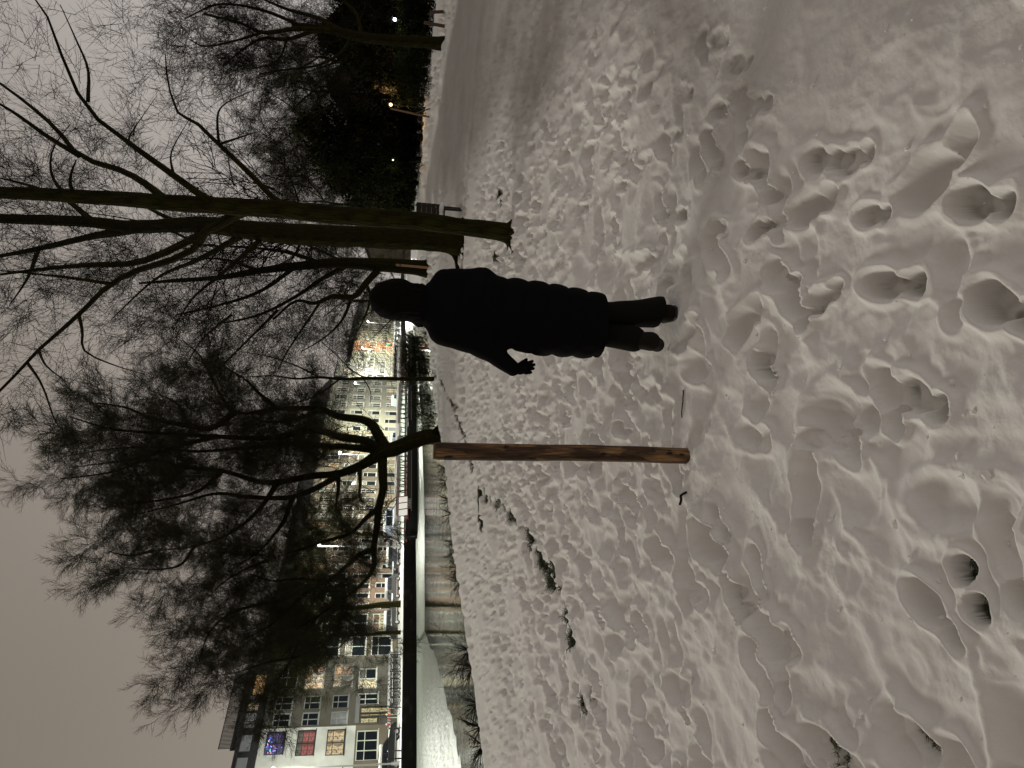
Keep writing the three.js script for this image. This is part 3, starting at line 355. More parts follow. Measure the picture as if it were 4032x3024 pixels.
const carSpots = [['hatch', [0.035, 0.034, 0.037], 'dark hatchback with snow roof left of the far tree trunk', 1570, 2432, along], ['hatch', [0.05, 0.046, 0.05], 'dark car with thick white snow cap right of the far tree trunk', 1571, 2332, along + Math.PI], ['hatch', [0.02, 0.02, 0.03], 'dark car with blue tinted snow on its windscreen', 1571, 2208, along + Math.PI], ['small', [0.35, 0.3, 0.3], 'small pale car parked before the thin mossy trunk', 1573, 2143, along], ['van', [0.4, 0.44, 0.55], 'snowy bluish van parked behind the front tour boat', 1556, 2045, along], ['small', [0.2, 0.25, 0.3], 'snow covered car behind the middle tour boat', 1560, 1722, along], ['small', [0.25, 0.3, 0.28], 'rounded snow covered car behind the rear tour boat', 1560, 1570, along]];
const kerbA = (ys, off) => { const v = sight(1572, ys), n = V3(-0.866, 0, -0.5), t = (A0.clone().sub(EYE).dot(n) - off) / v.dot(n); return EYE.clone().addScaledVector(v, t).setY(STREET); };
for (const [k, c, l, x, y, t] of carSpots) car(k, c, l, kerbA(y, k === 'van' ? 5.4 : 5), t);
{ const p = onStreet(1573, 2955); car('hatch', [0.012, 0.013, 0.015], 'black car parked at the quay edge before the white house', p, 0.72); }
{ const r = rng(91), pick = (ys) => { const v = sight(1572, ys), n = V3(-0.951, 0, -0.309), t = (B0.clone().sub(EYE).dot(n) - 9.4) / v.dot(n), p = EYE.clone().addScaledVector(v, t); return p.setY(STREET); };
  for (let k = 0; k < 11; k++) { const p = pick(1482 - k * 21); car('small', Array(3).fill(0.03 + 0.3 * r() * r()), 'snow covered car in the row along the far quay', p, TURN_B + (r() < 0.5 ? Math.PI : 0)).userData.group = 'cars in the row along the far quay'; } }

// ------------------------------------------------------------------ bicycles crowded along the railing, bollards, barriers
function bicycleProto() {
  const t = new THREE.Group(), T = new Tubes(), P = (x, y, z = 0) => V3(x, y, z), bar = (a, b, r = 0.018) => T.add([a, b], [r, r], 5);
  bar(P(-0.5, 0.34), P(-0.15, 0.85)); bar(P(-0.5, 0.34), P(-0.08, 0.3)); bar(P(-0.08, 0.3), P(-0.17, 0.92)); bar(P(-0.08, 0.3), P(0.4, 0.78)); bar(P(-0.15, 0.82), P(0.38, 0.88)); bar(P(0.55, 0.34), P(0.37, 0.98)); bar(P(-0.7, 0.72, 0), P(-0.3, 0.72, 0), 0.03);
  const f = part('frame', T.geometry(), M.iron, t), H = new Tubes(); H.add([P(0.28, 1.1, -0.28), P(0.36, 1.06, 0), P(0.28, 1.1, 0.28)], [0.016, 0.016, 0.016], 5); part('handlebar', H.geometry(), rimMat, t);
  const ring = new THREE.TorusGeometry(0.33, 0.022, 6, 22), sp = new Tubes(); for (let k = 0; k < 9; k++) { const a = k / 9 * Math.PI; sp.add([P(Math.cos(a) * 0.32, Math.sin(a) * 0.32), P(-Math.cos(a) * 0.32, -Math.sin(a) * 0.32)], [0.003, 0.003], 3); } const spg = sp.geometry();
  for (const x of [-0.5, 0.55]) { const w = part('wheel', ring, tyreMat, t); w.position.set(x, 0.34, 0); part('spokes', spg, rimMat, w); }
  part('saddle', rbox(0.28, 0.07, 0.17, 0.03, -0.19, 0.95, 0), M.black, t); part('saddle_snow', rbox(0.25, 0.08, 0.15, 0.035, -0.19, 1.02, 0), M.snow, t); part('rack_snow', rbox(0.36, 0.05, 0.12, 0.02, -0.5, 0.76, 0), M.snow, t); part('headlight', new THREE.SphereGeometry(0.06, 8, 6).translate(0.45, 0.92, 0), rimMat, t);
  return t;
}
{
  const proto = bicycleProto(), r = rng(8);
  for (let row = 0; row < 2; row++) for (let k = 0; k < 17; k++) { const ys = 2574 + k * 12.6 + r() * 5, p = onStreet(1577 - row * 9, ys), b = proto.clone(); b.name = numbered('parked_bicycle'); b.position.copy(p); b.rotation.y = TURN_A + Math.PI / 2 + (r() - 0.5) * 0.9; b.rotation.z = 0; b.rotation.x = (r() - 0.5) * 0.16; tag(b, 'snow dusted bicycle in the crowded row along the quay railing', 'bicycle', 'bicycles along the quay railing'); scene.add(b); }
}
{
  const post = new THREE.Group(); part('post', merge([rod(V3(0, 0, 0), V3(0, 1.0, 0), 0.05, 8), new THREE.SphereGeometry(0.07, 8, 6).translate(0, 1.02, 0)]), M.iron, post); part('snow_cap', new THREE.SphereGeometry(0.07, 8, 5).scale(1, 0.5, 1).translate(0, 1.09, 0), M.snow, post);
  for (const y of [2986, 2955, 2866, 2785, 2710, 2643, 2577, 2513]) { const b = post.clone(), p = onStreet(1580, y); b.name = numbered('quay_bollard'); b.position.copy(p); tag(b, 'black iron bollard with snow cap at the quay edge', 'bollard', 'bollards at the quay edge'); scene.add(b); }
}
{
  const mk = (label, y, m2) => { const p = onStreet(1574, y), t = thing('road_barrier', label, 'barrier', p, TURN_A + 0.5); const stripes = 6; for (let k = 0; k < stripes; k++) { const s = new THREE.Shape([[0, 0], [0.24, 0], [0.32, 0.26], [0.08, 0.26]].map(([x, yy]) => new THREE.Vector2(x + k * 0.24 - 0.76, yy))); part('stripe', new THREE.ExtrudeGeometry(s, { depth: 0.04, bevelEnabled: false }).translate(0, 0.85, 0), k % 2 ? std([0.78, 0.78, 0.78]) : m2, t); } for (const x of [-0.6, 0.6]) part('leg', merge([rod(V3(x, 0, 0.02), V3(x, 0.85, 0.02), 0.03), box(0.1, 0.06, 0.6, x, 0.03, 0.02)]), M.frame, t); part('warning_lamp', new THREE.SphereGeometry(0.09, 8, 6).translate(-0.6, 1.2, 0.02), std([0.8, 0.8, 0.8]), t); };
  mk('red and white striped road barrier near the black car', 2838, std([0.5, 0.02, 0.03])); mk('orange and white striped road barrier next to the bicycles', 2800, std([0.9, 0.16, 0.02]));
}

// ------------------------------------------------------------------ tour boats
const font = await new FontLoader().loadAsync('fonts/droid/droid_sans_bold.typeface.json');
const boatGlass = new THREE.MeshPhysicalMaterial({ color: new THREE.Color().setRGB(0.92, 0.94, 0.93), transmission: 1, thickness: 0, roughness: 0.12, ior: 1.45 });
function tourBoat(label, stern, bow, opts = {}) {
  const d = bow.clone().sub(stern).setY(0), L = d.length(), t = thing('tour_boat', label, 'boat', stern.clone().setY(WATER), Math.atan2(-d.z, d.x), 'tour boats moored in a line');
  const HB = 2.0, N = 26, pos = [], idx = [], prof = [[0, -0.35], [0.8, -0.3], [0.97, 0.05], [1, 0.55], [1.03, 1.02]], half = (x) => HB * Math.pow(Math.sin(clamp(0.06 + 0.94 * Math.min(x / (L * 0.14), (L - x) / (L * 0.22)), 0, 1) * Math.PI / 2), 0.7);
  for (let k = 0; k <= N; k++) { const x = L * k / N; for (const s of [1, -1]) for (const [w, y] of prof) pos.push(x, y + (x > L * 0.8 ? (x - L * 0.8) * 0.06 : 0), s * half(x) * w); }
  const n = prof.length * 2; for (let k = 0; k < N; k++) for (let h = 0; h < 2; h++) for (let j = 0; j + 1 < prof.length; j++) { const a = k * n + h * prof.length + j, b = a + n; h ? idx.push(a, b, a + 1, b, b + 1, a + 1) : idx.push(a, a + 1, b, b, a + 1, b + 1); }
  for (let k = 0; k < N; k++) { const a = k * n + prof.length - 1, b = k * n + n - 1; idx.push(a, b, a + n, b, b + n, a + n); }
  for (const k of [0, N]) for (let j = 0; j + 1 < prof.length; j++) { const a = k * n + j, b = k * n + prof.length + j; idx.push(a, b, a + 1, b, b + 1, a + 1); }
  const g = new THREE.BufferGeometry(); g.setAttribute('position', new THREE.Float32BufferAttribute(pos, 3)); g.setIndex(idx); g.computeVertexNormals(); part('hull', g, std([0.006, 0.007, 0.008], { roughness: 0.35 }), t);
  const x0 = L * 0.07, x1 = L * 0.93, sill = 1.05, top = 1.92, rail = (opts.red ? std([0.34, 0.04, 0.025], { roughness: 0.5 }) : std([0.5, 0.5, 0.49], { roughness: 0.5 })), strip = std([0.4, 0.36, 0.2]);
  for (const s of [-1, 1]) part('rub_strip', span(L * 0.12, L * 0.9, 0.62, 0.67, Math.min(s * 2.04, s * 2.0), Math.max(s * 2.04, s * 2.0)), strip, t);
  part('cabin_frame', merge([span(x0, x1, sill - 0.1, sill, -1.9, 1.9), span(x0 + 0.1, x1 - 0.1, top, top + 0.08, -1.72, 1.72)]), rail, t);
  const nW = Math.round((x1 - x0) / 0.92), paneM = [boatGlass, boatGlass, glow(0.9, 0.87, 0.75, 0.8)];
  for (const s of [-1, 1]) for (let k = 0; k < nW; k++) { const a = x0 + (x1 - x0) * k / nW, w = (x1 - x0) / nW, pg = box(w - 0.12, top - sill, 0.03, a + w / 2, 0, 0); pg.rotateX(s * -0.2); pg.translate(0, (sill + top) / 2, s * 1.78); const pr = box(0.1, top - sill, 0.07, a, 0, 0).rotateX(s * -0.2).translate(0, (sill + top) / 2, s * 1.785); part('pane', pg, s < 0 && k >= nW - (opts.lit || 0) ? paneM[2] : paneM[k % 3 === 1 ? 1 : 0], t); part('mullion', pr, opts.red && k > nW * 0.75 ? rail : M.iron, t); }
  part('end_window', box(0.04, top - sill, 3.3, x1 - 0.02, (sill + top) / 2, 0).rotateZ(0), paneM[0], t); part('end_window', box(0.04, top - sill, 3.3, x0 + 0.02, (sill + top) / 2, 0), paneM[0], t);
  const rs = new THREE.Shape([[-1.74, 0], [-1.6, 0.16], [-0.8, 0.3], [0, 0.34], [0.8, 0.3], [1.6, 0.16], [1.74, 0]].map(([x, y]) => new THREE.Vector2(x, y))), rg = new THREE.ExtrudeGeometry(rs, { depth: x1 - x0 - 0.1, bevelEnabled: true, bevelSize: 0.05, bevelThickness: 0.08, bevelSegments: 2 }); rg.rotateY(Math.PI / 2).translate(x0 + 0.05, top + 0.085, 0); const rf = part('roof', rg, std([0.6, 0.57, 0.55], { roughness: 0.8 }), t);
  const sg = []; const r = rng(Math.round(L * 100)); for (let k = 0; k < 9; k++) { const xx = mix(x0 + 0.6, x1 - 1.2, k / 8); sg.push(rbox((x1 - x0) / 8.4, 0.09, 1.5 + r() * 0.8, 0.04, xx, top + 0.4 + r() * 0.01, (r() - 0.5) * 0.5)); } part('roof_snow', merge(sg), M.snow, rf);
  if (opts.name) { const tg = new TextGeometry(opts.name, { font, size: 0.3, depth: 0.02, curveSegments: 3 }); tg.computeBoundingBox(); const tw = tg.boundingBox.max.x; tg.rotateY(Math.PI); tg.translate(L * 0.88, 0.7, 0); const hm = part('hull_lettering', tg, std([0.8, 0.79, 0.75]), t); hm.position.z = -half(L * 0.82) * 1.03 - 0.03; hm.rotation.y = 0.0; }
  if (opts.fore) part('foredeck_snow', new THREE.SphereGeometry(1, 10, 6).scale(L * 0.05, 0.06, half(L * 0.95) * 0.8).translate(L * 0.95, 1.12, 0), M.snow, t);
  return t;
}
{
  const b = V3(-15.6, 0, -72.9), dir = V3(0.545, 0, -0.838), p = (s) => b.clone().addScaledVector(dir, s);
  tourBoat('front tour boat with red window frames and lettered black hull', p(15.2), p(0), { red: true, name: 'LOVERS', lit: 3, fore: true });
  tourBoat('middle tour boat with grey snowy roof behind the leaning trunk', p(26), p(15.9), { fore: true });
  tourBoat('rear tour boat with red stern partly behind the thin tree', p(38.5), p(26.6), { red: true, fore: true });
}
// ------------------------------------------------------------------ trees: trunk and traced limbs, then branches grown from them, then sprays of twigs
function sprayGeo(seed, n, thick, bend, fork) { const r = rng(seed), T = new Tubes(), main = []; let p = V3(0, 0, 0), d = V3(0, 1, 0); for (let k = 0; k < 6; k++) { main.push(p.clone()); d.add(V3((r() - 0.5) * bend, 0, (r() - 0.5) * bend)).normalize(); p = p.clone().addScaledVector(d, 0.2); } T.add(main, ramp(6, thick, thick * 0.35), 3);
  for (let k = 0; k < n; k++) { const t = 0.6 + 4.2 * k / n, i = Math.floor(t), o = main[i].clone().lerp(main[i + 1], t - i), a = k * 2.4 + r(), l = (0.28 + 0.35 * r()) * (1.1 - 0.12 * i), dd = V3(Math.cos(a), 0.7 + 0.6 * r(), Math.sin(a)).normalize(), q = [o]; for (let m = 0; m < 3; m++) { dd.add(V3((r() - 0.5) * bend, (r() - 0.3) * bend, (r() - 0.5) * bend)).normalize(); q.push(q[m].clone().addScaledVector(dd, l / 3)); } T.add(q, ramp(4, thick * 0.7, thick * 0.3), 3);
    if (fork) { const b = dd.clone().add(V3((r() - 0.5) * 1.6, (r() - 0.5), (r() - 0.5) * 1.6)).normalize(); T.add([q[1], q[1].clone().addScaledVector(b, l * 0.3), q[1].clone().addScaledVector(b, l * 0.55).add(V3(0, 0.04, 0))], ramp(3, thick * 0.55, thick * 0.3), 3); } }
  return T.geometry(); }
const sprays = { fine: [1, 2, 3].map((s) => sprayGeo(s, 9, 0.0075, 0.5, true)), curly: [4, 5, 6].map((s) => sprayGeo(s, 14, 0.0085, 0.6, true)), long: [7, 8, 9].map((s) => sprayGeo(s, 7, 0.0065, 0.3, false)) };
const UPW = V3(0, 1, 0);
function wander(p0, dir, len, n, jit, up, r) { const pts = [p0.clone()], d = dir.clone(); for (let k = 1; k <= n; k++) { d.add(V3((r() - 0.5) * jit, (r() - 0.5) * jit + up, (r() - 0.5) * jit)).normalize(); pts.push(pts[k - 1].clone().addScaledVector(d, len / n)); } return pts; }
function lengthOf(p) { let l = 0; for (let k = 1; k < p.length; k++) l += p[k].distanceTo(p[k - 1]); return l; }
function pointAt(p, t) { const f = t * (p.length - 1), i = Math.min(Math.floor(f), p.length - 2); return [p[i].clone().lerp(p[i + 1], f - i), p[i + 1].clone().sub(p[i]).normalize(), f]; }
// opts: sp2, l2, sp3, l3, up2, up3, twigs per branch, spray kind, spray scale
function makeTree(name, label, origin, trunk, limbs, o, group) {
  const t = thing(name, label, 'tree', origin, 0, group), r = rng(o.seed), inv = (p) => p.clone().sub(origin), B = new Tubes(), list = [[], [], []], Q = new THREE.Quaternion();
  const spray = (p, d, s) => { const q = Q.clone().setFromUnitVectors(UPW, d).multiply(new THREE.Quaternion().setFromAxisAngle(UPW, r() * 6.28)); list[Math.floor(r() * 3)].push(new THREE.Matrix4().compose(inv(p), q, V3(s, s, s))); };
  const side = (d, a) => { const x = V3(r() - 0.5, r() - 0.5, r() - 0.5).cross(d).normalize(); return d.clone().multiplyScalar(Math.cos(a)).addScaledVector(x, Math.sin(a)); };
  function grow(pts, rad, from, k2 = 1) {
    const L = lengthOf(pts), n = Math.round(L * (1 - from) / o.sp2 * k2);
    for (let k = 0; k < n; k++) {
      const [p, d, f] = pointAt(pts, mix(from, 0.99, (k + r()) / n)), pr = rad[Math.min(rad.length - 1, Math.round(f))], l2 = o.l2 * (0.45 + 0.9 * r()) * (1 - 0.35 * f / pts.length), b = wander(p, side(d, 0.5 + 0.6 * r()), l2, 6, o.jit2 ?? 0.35, o.up2, r), r2 = Math.max(o.min2 || 0.006, Math.min(pr * 0.6, (0.0125 * l2 + 0.006) * (o.thick || 1))); B.add(b, ramp(7, r2, r2 * 0.3), 5);
      const n3 = Math.round(l2 / o.sp3);
      for (let m = 0; m < n3; m++) { const [p3, d3] = pointAt(b, mix(0.12, 1, (m + r()) / n3)), l3 = o.l3 * (0.4 + 0.9 * r()), c = wander(p3, side(d3, 0.4 + 0.6 * r()), l3, 4, o.jit3 ?? 0.45, o.up3, r); B.add(c, ramp(5, r2 * 0.5 * (o.thick || 1), 0.004 * (o.thick || 1)), 3); for (let w = 0; w < o.twigs; w++) { const [p4, d4] = pointAt(c, 0.2 + 0.8 * (w + r()) / o.twigs); const dd = side(d4, 0.25 + 0.7 * r()); dd.y += o.droop || 0; spray(p4, dd.normalize(), o.spray * (0.6 + 0.7 * r())); } }
      const [pe, de] = pointAt(b, 0.98); spray(pe, de, o.spray);
    }
  }
  if (trunk) { const n = Math.max(24, Math.round(lengthOf(trunk.pts) * 7)), c = curve(trunk.pts.map(inv), n), R = trunk.rad, rr = c.map((_, k) => { const f = k / n * (R.length - 1), i = Math.min(Math.floor(f), R.length - 2); return mix(R[i], R[i + 1], f - i); }); for (let k = 0; k < 4 && !trunk.noflare; k++) rr[k] *= 1 + 0.04 * (4 - k); const T = new Tubes(); T.add(c, rr, 20, 0.07, o.seed); part('trunk', T.geometry(), M.bark, t); if (trunk.grow) grow(c.map((p) => p.clone().add(origin)), rr, trunk.grow, 0.6); }
  for (const l of limbs) { const n = Math.max(10, Math.round(lengthOf(l.pts) * 3)), c = curve(l.pts, n), rr = ramp(n + 1, l.r0, l.r1, 0.85), T = new Tubes(); T.add(c.map(inv), rr, 9, 0.05, l.r0 * 99); part('limb', T.geometry(), M.bark, t); grow(c, rr, l.from ?? 0.12, l.dense ?? 1); }
  const tm = o.moss ? M.mossTwig : M.twig, br = part('branches', B.geometry(), tm, t); br.userData.kind = 'stuff';
  list.forEach((l, k) => { if (l.length) instances('twigs', sprays[o.kind][k], tm, l, t); });
  return t;
}
// limbs traced on the photograph at the tree's own distance, each leaning some metres nearer or farther
const trace = (pts, depth, lean = 0) => pts.map(([x, y], k) => atD(x, y, depth + lean * k / (pts.length - 1)));
const px = (w, depth) => w * depth / 1563;
function addRoots(t, R, n, seed, reach = 3.1) { const r = rng(seed); for (let k = 0; k < n; k++) { const a = k / n * 6.28 + r() * 0.8, l = R * reach * (0.7 + 0.6 * r()), T = new Tubes(), c = Math.cos(a), s = Math.sin(a); T.add(curve([V3(c * R * 0.4, R * 3.4, s * R * 0.4), V3(c * R * 0.75, R * 1.4, s * R * 0.75), V3(c * R * 1.35, R * 0.55, s * R * 1.35), V3(c * l, -R * 0.1, s * l)], 9), ramp(10, R * 0.56, R * 0.16), 10, 0.12, k); part('root', T.geometry(), M.bark, t); } const g = []; for (let k = 0; k < 16; k++) { const a = r() * 6.28, d = R * (1.35 + 0.9 * r()), s = R * (0.25 + 0.3 * r()); g.push(new THREE.IcosahedronGeometry(s, 2).scale(1.3, 0.4, 1.3).translate(Math.cos(a) * d, 0.01, Math.sin(a) * d)); } part('snow_at_foot', merge(g), M.snow, t); }

{ // slender front trunk right of the person
  const D = 10.04, base = onGround(1108, 505);
  const trunk = trace([[1112, 503], [1000, 490], [900, 477], [800, 470], [700, 462], [600, 452], [500, 446], [400, 440], [300, 433], [200, 426], [100, 420], [0, 416], [-140, 410]], D);
  const L = (p, w0, w1, lean, o = {}) => ({ pts: trace(p, D, lean), r0: px(w0 * 0.8, D), r1: px(w1 * 0.4, D), ...o });
  const first = makeTree('bare_tree', 'bare mossy tree with slender trunk just right of the walking person', base, { pts: trunk, rad: [17.5, 17.5, 18.5, 19, 19, 18.5, 17.5, 16.5, 15, 14, 12.5, 11.5, 9].map((w) => px(w, D)) }, [
    L([[640, 456], [600, 436], [540, 375], [473, 312], [420, 262], [387, 247], [363, 180], [357, 117]], 10, 3, 1.4), L([[473, 312], [470, 250], [485, 225], [560, 190]], 4, 1.5, -0.6), L([[473, 312], [520, 296], [565, 282]], 4, 1.5, 0.5),
    L([[470, 446], [427, 417], [373, 377], [307, 330], [267, 300], [200, 247], [150, 167], [110, 50], [70, -10]], 11, 3, -1.2), L([[190, 218], [190, 150], [163, 83], [130, 10]], 5, 2, 0.8), L([[277, 305], [285, 285], [340, 205]], 3, 1, 0.6), L([[375, 378], [370, 330], [410, 255]], 4, 1.2, 0.8),
    L([[365, 438], [320, 401], [267, 370], [173, 337], [123, 280], [67, 230], [0, 180], [-60, 140]], 11, 5, 1.8), L([[173, 337], [110, 300], [40, 250], [0, 225], [-50, 200]], 7, 3, -1), L([[160, 424], [130, 408], [110, 370], [115, 320], [150, 270]], 6, 2, 0.7), L([[165, 424], [152, 400], [155, 370], [165, 345]], 6, 3, -0.3),
    L([[560, 450], [520, 458], [470, 487], [443, 500], [433, 522], [400, 550], [300, 583], [240, 613], [180, 670], [133, 713], [83, 756], [0, 845], [-60, 900]], 15, 6, 2.2, { from: 0.2 }), L([[170, 680], [178, 715], [182, 757], [250, 790], [320, 810]], 5, 1.5, 0.8), L([[83, 756], [100, 790], [150, 830]], 4, 1.5, -0.8), L([[60, 785], [90, 830], [120, 910], [140, 935]], 4, 1.2, 1.0), L([[240, 613], [150, 600], [60, 590], [0, 585]], 5, 2, -1), L([[430, 530], [350, 490], [260, 470], [120, 450]], 4, 1.4, 1.2)],
    { seed: 21, sp2: 0.27, l2: 1.5, sp3: 0.19, l3: 0.6, up2: 0.07, up3: 0.08, jit2: 0.3, jit3: 0.4, thick: 1.2, min2: 0.0085, twigs: 1, kind: 'long', spray: 0.5 }); addRoots(first, px(17, D), 5, 71);
}
{ // thicker trunk behind it
  const D = 18.45, base = onGround(996, 525), L = (p, w0, w1, lean, o = {}) => ({ pts: trace(p, D, lean), r0: px(w0 * 0.85, D), r1: px(w1 * 0.4, D), ...o });
  const second = makeTree('bare_tree', 'thick dark trunk standing close behind the slender front tree', base, { pts: trace([[1000, 527], [900, 517], [800, 513], [700, 509], [600, 503], [520, 495], [433, 485], [283, 490], [200, 480], [0, 472], [-120, 466]], D), rad: [23, 21.5, 22, 22, 21, 19, 16, 13, 11, 9, 7].map((w) => px(w, D)) }, [
    L([[300, 492], [240, 503], [200, 510], [83, 537], [0, 553], [-80, 570]], 13, 6, 2), L([[450, 500], [300, 566], [200, 572], [100, 580], [0, 593]], 10, 5, -2), L([[520, 510], [430, 560], [340, 600], [240, 690]], 9, 2.5, 3), L([[200, 478], [140, 430], [60, 400], [-20, 380]], 8, 3, 2), L([[560, 520], [480, 590], [420, 640], [380, 700]], 6, 2, -2.5), L([[83, 537], [60, 600], [20, 660]], 6, 2, 1.5), L([[380, 480], [300, 440], [200, 400]], 6, 2, 3)],
    { seed: 22, sp2: 0.36, l2: 2.8, sp3: 0.26, l3: 1.0, up2: 0.04, up3: 0.03, jit2: 0.3, thick: 1.2, min2: 0.012, twigs: 2, kind: 'fine', spray: 0.75 }); addRoots(second, px(22, D), 6, 72);
}
{ // tree further back, its low limb above the person's head
  const D = 46, base = V3(atD(905, 580, D).x, 0, -D); base.y = groundY(base.x, base.z) - 0.05; const L = (p, w0, w1, lean, o = {}) => ({ pts: trace(p, D, lean), r0: px(w0, D), r1: px(w1, D), ...o });
  const tr = trace([[905, 580], [850, 574], [800, 571], [737, 568], [650, 574], [560, 585], [470, 600], [380, 606], [300, 612]], D); tr[0].y = base.y;
  makeTree('bare_tree', 'forked bare tree further back, left of the trunk pair', base, { pts: tr, rad: [17, 15, 13, 11, 9, 7, 5, 4, 2].map((w) => px(w, D)), grow: 0.35 }, [
    L([[815, 585], [790, 612], [765, 640], [720, 640], [680, 655], [640, 650], [590, 690]], 8, 2, -3), L([[760, 640], [740, 690], [700, 730], [650, 760]], 4, 1, 3), L([[790, 612], [800, 640], [790, 680], [770, 720]], 4, 1.2, 2), L([[760, 568], [700, 600], [640, 640], [560, 680], [470, 700]], 6, 2, 4), L([[700, 570], [620, 545], [540, 535], [440, 530]], 5, 1.5, -4), L([[640, 575], [560, 630], [470, 660], [380, 680]], 5, 1.5, -2), L([[560, 585], [480, 560], [380, 560]], 4, 1.5, 4), L([[740, 566], [700, 545], [640, 520]], 4, 1.5, 2), L([[690, 655], [660, 700], [620, 760], [600, 800]], 3, 1, -2), L([[500, 680], [440, 730], [400, 790]], 3, 1, 2), L([[600, 670], [540, 730], [480, 790], [440, 830]], 3, 1, -3)],
    { seed: 23, sp2: 0.5, l2: 4.2, sp3: 0.4, l3: 1.9, up2: 0.02, up3: -0.05, thick: 1.2, min2: 0.022, twigs: 3, kind: 'long', spray: 1.5, droop: -0.25 });
}
{ // thin tree on the bank in front of the moored boats
  const D = 39, q = atD(931, 818, D), base = V3(q.x, groundY(q.x, q.z) - 0.05, q.z); const L = (p, w0, w1, lean) => ({ pts: trace(p, D, lean), r0: px(w0, D), r1: px(w1, D) });
  const tr = trace([[931, 818], [880, 819], [800, 817], [740, 819], [690, 815], [640, 818], [590, 812], [520, 815]], D); tr[0].y = base.y;
  makeTree('bare_tree', 'thin bare tree on the bank in front of the rear tour boat', base, { pts: tr, rad: [5, 4.2, 3.8, 3.2, 2.6, 2, 1.5, 0.8].map((w) => px(w, D)), grow: 0.4, noflare: true }, [L([[790, 817], [760, 800], [730, 770], [690, 735]], 2, 0.7, 1), L([[735, 818], [690, 850], [640, 870], [600, 875]], 2, 0.7, -1), L([[690, 815], [640, 790], [580, 770], [520, 760]], 2, 0.7, 1), L([[785, 818], [800, 845], [800, 870]], 1.6, 0.6, 1)],
    { seed: 24, sp2: 0.8, l2: 1.9, sp3: 0.5, l3: 0.9, up2: 0.04, up3: 0.0, twigs: 2, kind: 'fine', spray: 0.8 });
}
